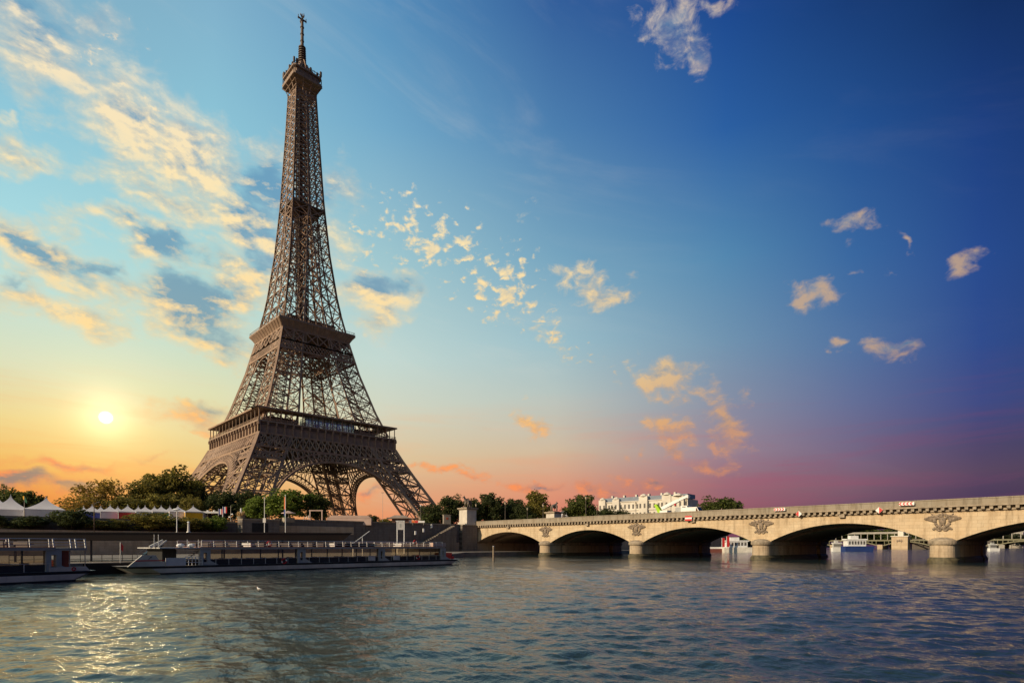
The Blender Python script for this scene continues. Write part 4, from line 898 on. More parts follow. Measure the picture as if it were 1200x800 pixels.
# white cabin
x, y = at_d(250, 144); o = thing('white_cabin', 'white open frame cabin behind the pale shrub, left of the tricolour flags', 'cabin', (x, y, 9.0), -YAW + .2)
MB().box(-2.6, 2.6, -1.2, 1.2, 2.15, 2.6).build('roof', white, o)
for xx in (-2.5, 2.4): MB().box(xx, xx + .2, -1.2, -1.0, 0, 2.15).build('post', white, o)
MB().box(-2.55, -1.6, -1.1, 1.1, 0, 2.14).build('side_panel', pale_metal, o); MB().box(-1.5, 2.5, .9, 1.05, 0, 2.1).build('back_panel', dark_metal, o)
for i in range(3): MB().ball((-1.3 + 1.5 * i, 0, 2.78), (.28, .28, .2), 8, 5).build('roof_lamp', white, o)
# planter with a small pale figure
x, y = at_d(282.5, 142); o = thing('planter', 'low tub of dry tan plants with a small white figure, on the wall', 'planter', (x, y, 9.7), 0)
MB().cyl(0, 0, 0, .6, .8, 1.0, 12).build('tub', parapet_stone, o)
mb = MB()
for i in range(60): a = tr_.uniform(0, 6.28); q = tr_.uniform(.2, 1.3); mb.beam((.5 * math.cos(a), .5 * math.sin(a), .5), (q * math.cos(a), q * math.sin(a), tr_.uniform(1.0, 1.9)), .1)
mb.build('dry_plants', gold, o); mb = MB(); mb.tube([(0, 0, .5), (0, 0, 1.5), (0, 0, 2.2)], [.45, .34, .16], 8); mb.ball((0, 0, 2.4), .24); mb.build('figure', white, o)
# parasol
x, y = at_d(338, 146); o = thing('parasol', 'wide flat pinkish parasol under the bright green tree', 'parasol', (x, y, 9.0), 0)
MB().cyl(0, 0, 0, 2.9, .05, None, 6).build('pole', white, o); mb = MB(); mb.cyl(0, 0, 2.2, 2.32, 1.9, 1.85, 8); mb.cyl(0, 0, 2.32, 2.95, 1.85, .05, 8); mb.build('canopy', pink_panel, o); MB().box(-1.3, 1.3, -.8, .8, 0, 1.2).build('counter', parapet_stone, o)
# metal portal frame
x, y = at_d(370, 148); o = thing('goal_frame', 'square beige metal frame standing on the wall, left of the pink hoarding', 'frame', (x, y, 9.6), -YAW)
for xx in (-1.6, 1.5): MB().box(xx, xx + .25, -.12, .12, 0, 2.4).build('post', pink_panel, o)
MB().box(-1.7, 1.85, -.13, .13, 2.4, 2.65).build('top_beam', pink_panel, o); mb = MB(); [mb.beam((-3.2 + .6 * i, 0, 0), (-2.9 + .5 * i, .3, .9 + .2 * i), .12) for i in range(3)]; mb.build('leaning_bars', pale_metal, o)
# hoarding
x, y = at_d(410, 166); o = thing('site_hoarding', 'long low pinkish hoarding box on the quay, under the tower arch', 'hoarding', (x, y, 9.0), -YAW + R(6))
MB().box(-6.2, 6.2, -1.2, 1.2, 0, 2.0).build('panel_wall', pink_panel, o); MB().prism([(-6.2, -1.25, 2.0), (-4.8, -1.25, 2.75), (5.2, -1.25, 2.75), (6.2, -1.25, 2.0)], (0, 2.5, 0)).build('sloped_cover', pink_panel, o)
tree('dark low shrub behind the right end of the pink hoarding', 434, 602, 22, 185, 'bush', 'dark', 9., .0, 'shrub', None, 'shrub')
tree('low shrub between the pink hoarding and the kiosk', 451, 606.5, 24, 200, 'bush', 'olive', 9., .0, 'shrub', None, 'shrub')
# kiosk
x, y = at_d(470, 182); o = thing('kiosk', 'small brown kiosk with a wide flat roof by the right tower leg', 'kiosk', (x, y, 9.0), -YAW + R(10))
MB().box(-2.8, 2.4, -1.6, 1.6, 0, 2.6).build('wall', mat('kiosk_brown', (.2, .1, .07), .7), o); mb = MB(); mb.box(-4.4, 3.2, -2.4, 2.4, 2.6, 2.9); mb.add([(-3.6, -2, 2.9), (2.6, -2, 2.9), (2.6, 2, 2.9), (-3.6, 2, 2.9), (-2, -.8, 3.7), (1, -.8, 3.7), (1, .8, 3.7), (-2, .8, 3.7)], [(0, 1, 5, 4), (1, 2, 6, 5), (2, 3, 7, 6), (3, 0, 4, 7), (4, 5, 6, 7)]); mb.build('roof', mat('kiosk_roof', (.3, .24, .2), .7), o)
MB().box(-1.6, 1.2, -1.66, -1.601, .9, 2.1).build('hatch', dark_metal, o); MB().box(2.45, 3.3, -1.4, -1.2, 0, 2.2).build('side_board', white, o)
pole('lamp_post', 'slender lamp post at the foot of the right tower leg', 'lamp post', 493, 185, 593, 610, .09, mat('lamp_green', (.1, .09, .07), .5), [('lantern', white, lambda mb, H: mb.cyl(0, 0, H, H + .5, .16, .26, 8))])
pole('mast', 'hair thin mast rising alone in the gap under the tower', 'mast', 448.5, 190, 577, 610, .05, grey_metal, [('mast_head', dark_metal, lambda mb, H: mb.beam((-.5, 0, H), (.5, 0, H), .12))])
x, y = at_d(490, 176); o = thing('road_barrier', 'low red and white barrier board right of the kiosk', 'barrier', (x, y, 9.4), -YAW)
for i, m_ in enumerate((orange, red, white, white)): MB().box(-2 + i * 1.0, -1.0 + i * 1.0 - .01, -.06, .06, .75, 1.3).build('board', m_, o)
for xx in (-1.7, 1.6): MB().box(xx, xx + .1, -.05, .05, 0, .75).build('leg', grey_metal, o)
# stone pillar
x, y = at_d(523.5, 186); o = thing('stone_pillar', 'square grey information pillar on the wall left of the white pedestal', 'pillar', (x, y, 9.6), -YAW + .4)
MB().box(-1.15, 1.15, -.7, .7, 0, 3.3).build('shaft', mat('pillar_grey', (.24, .21, .18), .8), o); MB().box(-1.25, 1.25, -.8, .8, 3.3, 3.5).build('cap', parapet_stone, o); MB().box(-.4, .3, -.74, -.702, 1.9, 2.6).build('emblem', red_brown, o)
# poster portal on the lower quay
x, y = at_d(470, 130); z0 = 1.2; o = thing('poster_portal', 'tall white poster panel between two posts on the lower quay', 'sign', (x, y, z0), -YAW + .15); zt = zat(610.5, 130) - z0
for xx in (-1.0, .55): MB().box(xx, xx + .22, -.1, .1, 0, zt).build('post', white, o)
MB().box(-1.2, .8, -.12, .12, zt, zt + .15).build('top_bar', white, o); MB().box(-.7, .5, -.05, .05, zt - 1.9, zt - .1).build('poster', pale_metal, o); MB().box(-.35, .05, -.07, -.051, zt - 1.4, zt - .5).build('poster_figure', blue_grey, o)

# ------------------------------------------------------------------ monuments
def monument(px, xw, label, mirror, ztop):
    y, t = at_x(px, xw); o = thing('statue_monument', label, 'monument', (xw, y, 9.4), 0, 'pair of bridge end statues')
    mb = MB(); mb.box(-2.7, 2.7, -2.7, 2.7, 0, .7); mb.box(-2.4, 2.4, -2.4, 2.4, .7, 1.5); mb.build('plinth', pedestal_stone, o)
    MB().box(-2.05, 2.05, -2.05, 2.05, 1.5, 5.7).build('shaft', pedestal_stone, o); mb = MB(); mb.box(-2.3, 2.3, -2.3, 2.3, 5.7, 5.95); mb.box(-2.55, 2.55, -2.55, 2.55, 5.95, 6.35); mb.build('cornice', cornice_stone, o)
    z = 6.35; M = mirror
    MB().box(-1.9, 1.9, -1.2, 1.2, z, z + .25).build('statue_base', statue_stone, o)
    z += .25; S = 1.12
    P = [(0, 0, 1.75), (.75, 0, 1.8), (-.7, 0, 1.85), (-1.15, 0, 2.45), (-1.4, 0, 3.1), (-1.75, 0, 2.95), (-2.05, 0, 2.65), (1.0, .3, 1.3), (1.1, .3, .75), (1.0, .3, .05), (1.0, -.3, 1.3), (1.2, -.3, .75), (1.1, -.3, .05), (-.85, .3, 1.2), (-.8, .3, .65), (-.85, .3, .05), (-.9, -.3, 1.25), (-1.35, -.3, .95), (-1.2, -.3, .45), (1.25, 0, 1.7), (1.5, 0, 1.0)]
    E_ = [(0, 1), (0, 2), (2, 3), (3, 4), (4, 5), (5, 6), (1, 7), (7, 8), (8, 9), (1, 10), (10, 11), (11, 12), (2, 13), (13, 14), (14, 15), (2, 16), (16, 17), (17, 18), (1, 19), (19, 20)]
    rd = [.62, .6, .55, .38, .27, .2, .14, .3, .17, .12, .3, .17, .12, .26, .14, .12, .26, .15, .12, .12, .09]
    skin('horse', [(M * a * S, b * S, z + c * S) for a, b, c in P], E_, [r * S * .9 for r in rd], statue_stone, o, 1)
    for a in ((-1.36, .12), (-1.36, -.12)): MB().tube([(M * a[0] * S, a[1] * S, z + 3.2 * S), (M * -1.34 * S, a[1] * S, z + 3.5 * S)], [.09, .03], 5).build('ear', statue_stone, o)
    P = [(0, 0, 1.1), (0, 0, 1.55), (0, 0, 1.95), (0, 0, 2.18), (0, 0, 2.45), (.16, .0, .6), (.2, 0, .05), (-.16, 0, .6), (-.22, .1, .05), (.36, 0, 1.55), (.42, .15, 1.15), (-.34, .05, 1.6), (-.6, .3, 1.9), (-.2, 0, .03)]
    E_ = [(0, 1), (1, 2), (2, 3), (3, 4), (0, 5), (5, 6), (0, 7), (7, 8), (2, 9), (9, 10), (2, 11), (11, 12)]
    sx_ = -.55 * M
    skin('warrior', [(sx_ + a * 1.15, -1.0 + b, z + c * 1.15) for a, b, c in P[:13]], E_, [.26, .27, .29, .13, .17, .17, .12, .17, .12, .12, .09, .12, .09], statue_stone, o, 1)
    return o
monument(548.2, -19.5, 'stone warrior and horse on a white pedestal, at the near end of the bridge', 1, 0); monument(649, 18.5, 'reddish stone horse statue on a white pedestal, farther along behind the bridge', -1, 0)

# ------------------------------------------------------------------ on the bridge
lamp_m = mat('lamp_bronze', (.09, .07, .055), .5)
def bridge_lamp(px, xw, ytop, label):
    y, t = at_x(px, xw); H = zat(ytop, t) - 9.95; o = thing('street_lamp', label, 'street lamp', (xw, y, 9.95), 0, 'lamps of the bridge')
    mb = MB(); mb.tube([(0, 0, 0), (0, 0, .5), (0, 0, .9), (0, 0, H - .9)], [.28, .25, .11, .07], 8); mb.ball((0, 0, 2.2), .15, 8, 5); mb.build('post', lamp_m, o)
    MB().beam((0, -.35, H - .95), (0, .35, H - .95), .08).build('ladder_bar', lamp_m, o)
    MB().tube([(0, 0, H - .85), (0, 0, H - .2)], [.17, .30], 6).build('lantern', mat('lantern_glass', (.5, .42, .3), .2), o); MB().tube([(0, 0, H - .2), (0, 0, H), (0, 0, H + .25)], [.34, .16, .03], 6).build('lantern_roof', lamp_m, o)
for px, xw, yt, lb in [(592, -15, 587.5, 'bridge lamp with a brown lantern, left of the slim dark tree'), (618, 14, 594.5, 'short looking bridge lamp halfway to the pale crowned tree'), (636.5, -15, 590, 'bridge lamp in front of the pale crowned tree'), (686.5, -14, 581, 'tall bridge lamp in front of the rounded green tree'), (699.5, 15, 591.5, 'bridge lamp at the right edge of the rounded green tree'), (745.2, 15, 588.5, 'bridge lamp before the middle of the white building'), (557.8, -12, 590, 'lamp just right of the first statue pedestal'), (804.5, 15, 583.5, 'bridge lamp at the right end of the white building')]:
    bridge_lamp(px, xw, yt, lb)
# crane lorry
def vehicle_root(name, label, cat, px, xw): y, t = at_x(px, xw); return thing(name, label, cat, (xw, y, 9.81), R(-90)), y, t
o, y, t = vehicle_root('crane_lorry', 'white crane lorry with raised boom and lime green arm, parked on the bridge', 'lorry', 790, -11.2)   # local +x points to the right bank
MB().box(-4.6, 4.2, -1.2, 1.2, .75, 1.25).build('chassis', dark_metal, o)
mb = MB(); mb.prism([(2.5, -1.2, 1.0), (4.5, -1.2, 1.0), (4.5, -1.2, 2.2), (4.2, -1.2, 3.25), (2.5, -1.2, 3.25)], (0, 2.4, 0)); cb = mb.build('cab', white, o); MB().box(3.0, 3.9, -1.23, -1.201, 2.1, 3.0).build('side_window', dark_glass, cb); MB().prism([(4.53, -1.0, 2.2), (4.53, 1.0, 2.2), (4.27, 1.0, 3.05), (4.27, -1.0, 3.05)], (.02, 0, .01)).build('windscreen', dark_glass, cb)
MB().box(1.0, 2.4, -1.15, 1.15, 1.25, 2.9).build('engine_housing', blue_grey, o)
for xx in (-3.8, -2.6, 1.0, 3.4):
    for yy in (-1.25, 1.0): w_ = MB().tube([(xx, yy, .5), (xx, yy + .3, .5)], .5, 14).build('wheel', black, o); MB().tube([(xx, yy - .01, .5), (xx, yy + .31, .5)], .26, 10).build('hub', grey_metal, w_)
MB().prism([(-5.6, -.5, 3.9), (-5.0, -.5, 4.1), (-3.3, -.5, 1.9), (-3.0, -.5, 1.3), (-4.2, -.5, 1.3)], (0, 1.0, 0)).build('lime_arm', lime, o); MB().box(-3.6, -1.4, -1.0, 1.0, 1.25, 2.3).build('turntable', white, o)
mb = MB(); mb.beam((-3.5, 0, 2.9), (1.4, 0, 4.8), .7, .8); mb.beam((1.4, 0, 4.8), (3.6, 0, 5.6), .5, .6); mb.build('boom', white, o); MB().box(3.5, 4.2, -.5, .5, 5.2, 5.9).build('boom_head', white, o); MB().ball((.6, -.5, 3.6), .28).build('warning_lamp', red, o)
# van
o, y, t = vehicle_root('white_van', 'white delivery van parked on the bridge, right of the crane lorry', 'van', 813.5, -11.5)
mb = MB(); mb.prism([(-2.7, -1.0, .45), (2.7, -1.0, .45), (2.75, -1.0, 1.2), (1.95, -1.0, 1.45), (1.2, -1.0, 2.75), (-2.7, -1.0, 2.8)], (0, 2.0, 0)); mb.build('body', white, o)
MB().prism([(1.0, -1.012, 1.5), (1.75, -1.012, 1.5), (1.15, -1.012, 2.5), (1.0, -1.012, 2.5)], (0, .01, 0)).build('side_window', dark_glass, o); MB().prism([(1.95, -.85, 1.5), (1.95, .85, 1.5), (1.28, .85, 2.62), (1.28, -.85, 2.62)], (.04, 0, .02)).build('windscreen', dark_glass, o)
for xx in (-1.7, 1.75):
    for yy in (-1.02, .8): w_ = MB().tube([(xx, yy, .36), (xx, yy + .22, .36)], .36, 12).build('wheel', black, o); MB().tube([(xx, yy - .01, .36), (xx, yy + .23, .36)], .19, 8).build('hub', grey_metal, w_)
for yy in (-.8, .6): MB().box(2.74, 2.79, yy, yy + .2, .9, 1.1).build('headlight', pale_metal, o)
# people behind the parapet
def person(label, px, xw, top_m, leg_m, face, dx=0.):
    y, t = at_x(px, xw); o = thing('person', label, 'person', (xw, y, 9.96), face, None); k = 1.0
    P = [(0, 0, .95), (0, 0, 1.15), (0, 0, 1.38), (0, 0, 1.5), (0, 0, 1.56), (0, .1, .52), (.02, .1, .08), (.16, .1, .03), (0, -.1, .52), (-.06, -.1, .08), (.1, -.12, .03), (0, .2, 1.38), (-.03, .25, 1.1), (.08, .24, .88), (0, -.2, 1.38), (.0, -.25, 1.1), (.14, -.22, .92)]
    E_ = [(0, 1), (1, 2), (2, 3), (3, 4), (0, 5), (5, 6), (6, 7), (0, 8), (8, 9), (9, 10), (2, 11), (11, 12), (12, 13), (2, 14), (14, 15), (15, 16)]
    b = skin('body', P, E_, [.15, .13, .16, .06, .055, .085, .055, .04, .085, .055, .04, .06, .048, .04, .06, .048, .04], top_m, o, 2)
    b.data.materials.append(leg_m); b.data.materials.append(skin_m); ms = []
    for p in b.data.polygons: ms.append(1 if p.center.z < .93 else (2 if p.center.z > 1.47 or (abs(p.center.y) > .2 and p.center.z < 1.02) else 0))
    b.data.polygons.foreach_set('material_index', ms)
    mb = MB(); mb.ball((.01, 0, 1.67), (.095, .075, .12), 12, 8); mb.ball((.105, 0, 1.66), (.02, .015, .022), 5, 4); mb.ball((.0, .078, 1.66), (.02, .012, .03), 5, 4); mb.ball((.0, -.078, 1.66), (.02, .012, .03), 5, 4); mb.build('head', skin_m, o, smooth=True); MB().ball((-.02, 0, 1.705), (.1, .084, .105), 10, 6).build('hair', hair_m, o, smooth=True)
person('person in a blue top on the bridge, just left of the second statue', 629.8, -15.4, cloth_blue, cloth_dark, R(-60)); person('person in blue beside the striped dome, seen above the bridge parapet', 660, -15.2, cloth_blue, cloth_dark, R(100)); person('person in pale clothes on the bridge, against the lone broad tree', 845.6, -15.6, cloth_white, cloth_dark, R(-90))
# striped carousel dome
x, y = at_d(663, 300); o = thing('carousel', 'striped domed carousel roof showing behind the bridge, right of the second statue', 'carousel', (x, y, 9.0), 0)
mb = MB(); n = 20
for i in range(n):
    mb.mi = i % 2; a0, a1 = 2 * math.pi * i / n, 2 * math.pi * (i + 1) / n; pr = [(5.6 * math.cos(R(e)), 6.6 + 7.4 * 1.0 * math.sin(R(e)) * .82) for e in range(0, 91, 15)]
    for (r0, z0), (r1, z1) in zip(pr, pr[1:]): mb.add([(r0 * math.cos(a0), r0 * math.sin(a0), z0), (r0 * math.cos(a1), r0 * math.sin(a1), z0), (r1 * math.cos(a1), r1 * math.sin(a1), z1), (r1 * math.cos(a0), r1 * math.sin(a0), z1)], [(0, 1, 2, 3)])
mb.build('striped_dome', [tent_white, mat('dome_dark', (.09, .07, .06), .8)], o); MB().cyl(0, 0, 5.2, 6.6, 6.2, 6.2, 20).build('canopy_band', red_brown, o)
for i in range(8): a = i * math.pi / 4; MB().cyl(5.6 * math.cos(a), 5.6 * math.sin(a), 0, 5.2, .15, None, 6).build('column', pale_metal, o)
MB().cyl(0, 0, 0, .6, 6.3, None, 20).build('platform', red_brown, o)
# long white building
bx0, by0 = at_d(703, 392); bx1, by1 = at_d(806, 352); Lb = math.hypot(bx1 - bx0, by1 - by0); ang_ = math.atan2(by1 - by0, bx1 - bx0)
o = thing('white_building', 'long pale apartment block with ornate bays above the bridge, behind the crane lorry', 'building', (bx0, by0, 9.0), ang_)
Hb = 23.0; mb = MB(); mb.box(0, Lb, 0, 16, 0, Hb)
bays = [(0.0, 5.0, 2.0), (10.5, 5.0, 2.0), (30.0, 6.0, 3.0), (46, 6, 3.0), (Lb - 10, 8, 2.0)]
for b0, bw_, hh in bays: mb.box(b0, b0 + bw_, -1.6, 0, 0, Hb + hh)
for z in (6.2, 11.8, 17.2, Hb): mb.box(-.4, Lb + .4, -.5, 0, z, z + .5)
wl = mb.build('wall', facade, o); mb = MB(); mb.prism([(.4, .5, Hb + .5), (Lb - .4, .5, Hb + .5), (Lb - 1.4, 3, Hb + 3.4), (1.4, 3, Hb + 3.4)], (0, 12, 0)); rf = mb.build('roof', roof_grey, o)
for b0, bw_, hh in bays: MB().tube([(b0 + bw_ / 2, -.3, Hb + hh), (b0 + bw_ / 2, -.3, Hb + hh + .9), (b0 + bw_ / 2, -.3, Hb + hh + 1.8)], [bw_ * .42, bw_ * .36, .2], 8).build('turret_roof', facade, o)
for i in range(6): MB().box(6 + i * 9, 7.2 + i * 9, 5, 7, Hb + 2, Hb + 5).build('chimney', facade, rf)
win = mat('window_dark', (.12, .115, .11), .25)
for z in (1.8, 7.2, 12.8, 18.4):
    for i in range(21):
        xx = 1.2 + i * (Lb - 2.4) / 20; yy = -.03
        for b0, bw_, hh in bays:
            if b0 - .6 < xx < b0 + bw_ + .6: yy = -1.63
        MB().box(xx - .62, xx + .62, yy - .02, yy + .05 if yy > -1 else yy + .03, z, z + 2.9).build('window', win, o)

# ------------------------------------------------------------------ boats at the quay
def lifebuoy(label, px, py, ln):
    x, y, d = ln; z = zat(py, d); o = thing('lifebuoy', label, 'lifebuoy', (x, y, z - .32), 0, 'lifebuoys on the tour boats'); mb = MB()
    for i in range(8): mb.mi = i % 2 if False else (1 if i % 4 == 0 else 0); a = math.pi * i / 4; mb.tube([(.28 * math.cos(t), 0, .32 + .28 * math.sin(t)) for t in np.linspace(a, a + math.pi / 4, 4)], .075, 6)
    mb.build('ring', [red, white], o)
def tour_boat(name, label, pxs, rot, p0, L, bow_left, wins, pillars, dirn=1):
    """local x runs downstream from the left end, y away from the camera"""
    o = thing(name, label, 'boat', (p0[0], p0[1], 0), rot, 'glass sided tour boats'); B = 8.0; W0 = 0.
    hl_ = 0.0; hr = L
    mb = MB()
    def sect(x, z, ins): return (x, ins, z)
    # hull with raked ends
    top_l, top_r = 0.0, L; n = 24
    def edge(f, z):
        x = L * f; r_l = 1.6 * (1 - min(1, z / .9)); xx = r_l + (L - 1.6 * (1 - min(1, z / .9)) * 1.3 - r_l) * f
        tap = 0.; 
        for e0, e1 in ((0, .06), (1, .94)):
            q = (f - e0) / (e1 - e0)
            if 0 <= q < 1: tap = max(tap, (1 - q) ** 2)
        return xx, tap * 2.4
    for (z0, z1, mi) in ((-.6, .14, 1), (.14, .62, 0), (.62, .86, 1)):
        mb.mi = mi
        for i in range(n):
            (xa, ta), (xb, tb) = edge(i / n, z0 if z0 > 0 else 0), edge((i + 1) / n, z0 if z0 > 0 else 0); (xc, tc_), (xd, td) = edge(i / n, z1), edge((i + 1) / n, z1)
            mb.add([(xa, ta, z0), (xb, tb, z0), (xd, td, z1), (xc, tc_, z1)], [(0, 1, 2, 3)]); mb.add([(xa, B - ta, z0), (xb, B - tb, z0), (xd, B - td, z1), (xc, B - tc_, z1)], [(3, 2, 1, 0)])
        for f in (0, 1):
            (xa, ta), (xc, tc_) = edge(f, max(z0, 0)), edge(f, z1); mb.add([(xa, ta, z0), (xa, B - ta, z0), (xc, B - tc_, z1), (xc, tc_, z1)], [(0, 3, 2, 1) if f == 0 else (0, 1, 2, 3)])
    mb.mi = 2; V = [edge(i / n, .86) for i in range(n + 1)]; mb.add([(x, t, .86) for x, t in V] + [(x, B - t, .86) for x, t in V], [(i, i + 1, n + 2 + i, n + 1 + i) for i in range(n)])
    mb.build('hull', [hull_white, black, grey_metal], o)
    x0, x1 = wins
    mb = MB(); mb.box(x0, x1, .5, B - .5, .87, 1.42); mb.build('cabin_sill', dark_metal, o)
    MB().box(x0 - .2, x1 + .4, .2, B - .2, 2.62, 2.86).build('roof', grey_metal, o)
    MB().box(x0 - .2, x1 + .4, .22, B - .22, 2.865, 2.9).build('upper_deck', red_brown, o)
    npan = max(3, int((x1 - x0) / 2.1))
    for i in range(npan):
        a = x0 + (x1 - x0) * i / npan; b_ = x0 + (x1 - x0) * (i + 1) / npan
        pn = MB().box(a + .06, b_ - .06, .52, .55, 1.425, 2.62).build('window_pane', boat_glass, o); MB().box(a - .055 if i else a, a + .055, .48, .6, 1.425, 2.62).build('mullion', dark_metal, pn)
    for i in range(0, int((x1 - x0) / 1.7), 2):                # seats and tables inside
        a = x0 + .8 + 1.7 * i
        mb = MB(); mb.box(a, a + .5, 1.2, 2.6, .9, 1.35); mb.box(a, a + .1, 1.2, 2.6, 1.35, 1.6); mb.box(a, a + .5, 4.4, 6.6, .9, 1.3); mb.box(a, a + .1, 4.4, 6.6, 1.3, 1.5)
        mb.build('seat_row', seat_white if i % 9 in (5, 6) else dark_metal, o)
    for p in pillars:
        pm = MB(); w_ = .55; pm.box(p - w_, p - .18, .3, .8, .86, 2.62); pm.box(p + .18, p + w_, .3, .8, .86, 2.62); pm.box(p - .18, p + .18, .3, .8, 2.25, 2.62); pm.box(p - .18, p + .18, .3, .8, .86, 1.2)
        pm.prism([(p + w_, .3, .86), (p + w_ + .9, .3, .86), (p + w_, .3, 1.35)], (0, .5, 0)); pm.build('pillar', blue_grey, o)
    # guard rail of the upper deck
    for yy in (.3, B - .3):
        mb = MB(); k = int((x1 - x0) / 1.25)
        for z in (3.1, 3.32, 3.6): mb.beam((x0, yy, z), (x1, yy, z), .035 if z < 3.5 else .055)
        for i in range(k + 1): xx = x0 + (x1 - x0) * i / k; mb.beam((xx, yy, 2.9), (xx - .05, yy, 3.62), .075, .05)
        mb.build('guard_rail', white, o)
    sr = random.Random(int(L))
    for i in range(int((x1 - x0) / 1.6)):
        a = x0 + .9 + 1.6 * i; mb = MB(); mb.box(a, a + .45, 1.0, 3.4, 3.1, 3.2); mb.box(a, a + .07, 1.0, 3.4, 3.2, 3.38); mb.box(a, a + .45, 4.6, 7.0, 3.1, 3.2); mb.box(a, a + .07, 4.6, 7.0, 3.2, 3.38); mb.box(a + .1, a + .2, 1.2, 3.2, 2.9, 3.1); mb.box(a + .1, a + .2, 4.8, 6.8, 2.9, 3.1); mb.build('deck_bench', pale_metal if i % 7 == 3 else bench_dark, o)
    k = int((x1 - x0) / 1.4); mb = MB()
    for z in (1.55,): mb.beam((x0, .18, z), (x1, .18, z), .03)
    for i in range(k + 1): xx = x0 + (x1 - x0) * i / k; mb.beam((xx, .18, .86), (xx, .18, 1.56), .04)
    mb.build('side_rail', pale_metal, o)
    return o, B
def boat_frame(pl, pr):
    a = np.array(pl); b = np.array(pr); return float(np.linalg.norm(b - a)), math.atan2(b[1] - a[1], b[0] - a[0])
def on_line(px, pl, pr, off=0.):
    d = ray(px)[:2]; a = np.array(pl); u = np.array(pr) - a; L = np.linalg.norm(u); u /= L; nrm = np.array([-u[1], u[0]]); a = a + nrm * off
    M = np.array([d, -u]).T; t, s_ = np.linalg.solve(M, a - CAM[:2]); return s_, t, CAM[0] + t * d[0], CAM[1] + t * d[1]
A0, A1 = at_d(146, 58.0), at_d(550, 94.5)
L1, r1 = boat_frame(A0, A1)
lx = lambda px, off=0.: on_line(px, A0, A1, off)[0]
b1, Bw = tour_boat('tour_boat', 'long low glass sided tour boat moored along the quay, raked bow at its left end', None, r1, A0, L1, True, (lx(238), lx(520)), [lx(242), lx(355), lx(449), lx(521)])
# its open foredeck and raked bow plate
mb = MB(); xb0, xb1 = lx(150), lx(194)
mb.prism([(xb0, .1, .86), (xb1, .1, .86), (xb1, .1, 1.35), (xb1 - .5, .1, 1.35), (xb1 - .9, .1, 2.05), (xb0 + 1.3, .1, 2.05)], (0, .25, 0)); mb.build('bow_plate', hull_white, b1)
MB().box(xb0 + .7, xb1 - .1, .07, .098, 1.42, 1.52).build('red_stripe', red, b1); MB().prism([(xb0 + 1.8, .085, 1.55), (xb1 - 1.6, .085, 1.55), (xb1 - 1.2, .085, 1.9), (xb0 + 2.1, .085, 1.9)], (0, .013, 0)).build('bow_opening', black, b1)
xq0, xq1 = lx(195), lx(238)
mb = MB(); mb.box(xq0, lx(218), .2, .28, .87, 1.72); mb.build('deck_panel', pale_metal, b1)
mb = MB()
for z in (1.2, 1.5, 1.8): mb.beam((lx(218), .22, z), (xq1, .22, z), .05)
for i in range(6): xx = lx(218) + (xq1 - lx(218)) * i / 5; mb.beam((xx, .22, .87), (xx, .22, 1.82), .06)
mb.build('deck_rail', white, b1)
MB().box(xq0 + .1, lx(213), 1.6, 6.5, .87, 2.7).build('wheelhouse', black, b1)
mb = MB()
for i in range(9): mb.box(lx(214) + .28 * i, lx(214) + .28 * i + .3, 1.2, 2.4, .9 + .21 * i, .96 + .21 * i)
mb.beam((lx(214), 1.2, .9), (lx(214) + 2.6, 1.2, 2.85), .08); mb.build('stairway', grey_metal, b1)
MB().box(xb1 - .5, xq1, .2, 7.6, 2.72, 2.84).build('foredeck_roof', pale_metal, b1)
mb = MB()
for px in (183, 188, 222, 235): mb.beam((lx(px), .6, 2.84), (lx(px), .6, 4.2 if px < 190 else 3.7), .05)
mb.build('antenna_mast', white, b1)
mb = MB(); mb.beam((lx(181), 1.5, 2.86), (lx(197), 1.5, 3.55), .25, .3); mb.beam((lx(190), 1.2, 2.9), (lx(200), 1.2, 3.6), .12); mb.build('folded_gangway', pale_metal, b1)
for px in (217, 230): MB().ball((lx(px), 1.4, 3.05), (.45, .35, .22), 8, 5).build('deck_cover', white, b1)
mb = MB()
for xx in (lx(524), lx(533)): mb.box(xx, xx + .6, .8, 3.0, .9, 1.35); mb.box(xx, xx + .12, .8, 3.0, 1.35, 1.9)
mb.build('red_seat', red, b1); MB().box(lx(509), lx(524), .3, 1.0, 2.91, 3.5).build('stern_bulwark', pink_panel, b1)
for px in (437, 466): MB().box(lx(px) - .55, lx(px) + .55, .2, .4, .95, 1.6).build('rail_board', pale_metal, b1)
def bpt(px, off): s_, t, x, y = on_line(px, A0, A1, off); return x, y, t
lifebuoy('red lifebuoy on the upper rail of the long tour boat, left of its pair amidships', 315.5, 637, bpt(315.5, .1)); lifebuoy('red lifebuoy hung on the lower side rail, just below the midship one', 333, 657, bpt(333, .0)); lifebuoy('red lifebuoy on the upper rail near the right end of the boat', 486.5, 635, bpt(486.5, .1)); lifebuoy('red lifebuoy low on the side near the right end of the boat', 490, 652.5, bpt(490, .0))
B1 = at_d(122, 50.8); B0 = at_d(-64, 41.5)
L2, r2 = boat_frame(B0, B1); lx2 = lambda px, off=0.: on_line(px, B0, B1, off)[0]
b2, _ = tour_boat('tour_boat', 'nearest glass sided tour boat at the left edge, its bow pointing right', None, r2, B0, L2, False, (1.2, lx2(60)), [lx2(65.5)])
MB().box(lx2(71), lx2(85), .6, 1.0, .87, 2.6).build('red_door', red_brown, b2); MB().box(lx2(60), lx2(104), .3, 7.6, 2.62, 2.84).build('bow_roof', grey_metal, b2)
mb = MB(); mb.prism([(lx2(60), .25, .86), (lx2(107.5), .25, .86), (lx2(103), .25, 1.22), (lx2(60), .25, 1.22)], (0, .2, 0)); mb.build('bow_plate', hull_white, b2)
mb = MB()
for z in (3.1, 3.32, 3.6): mb.beam((lx2(60), .35, z), (lx2(103), .35, z), .05)
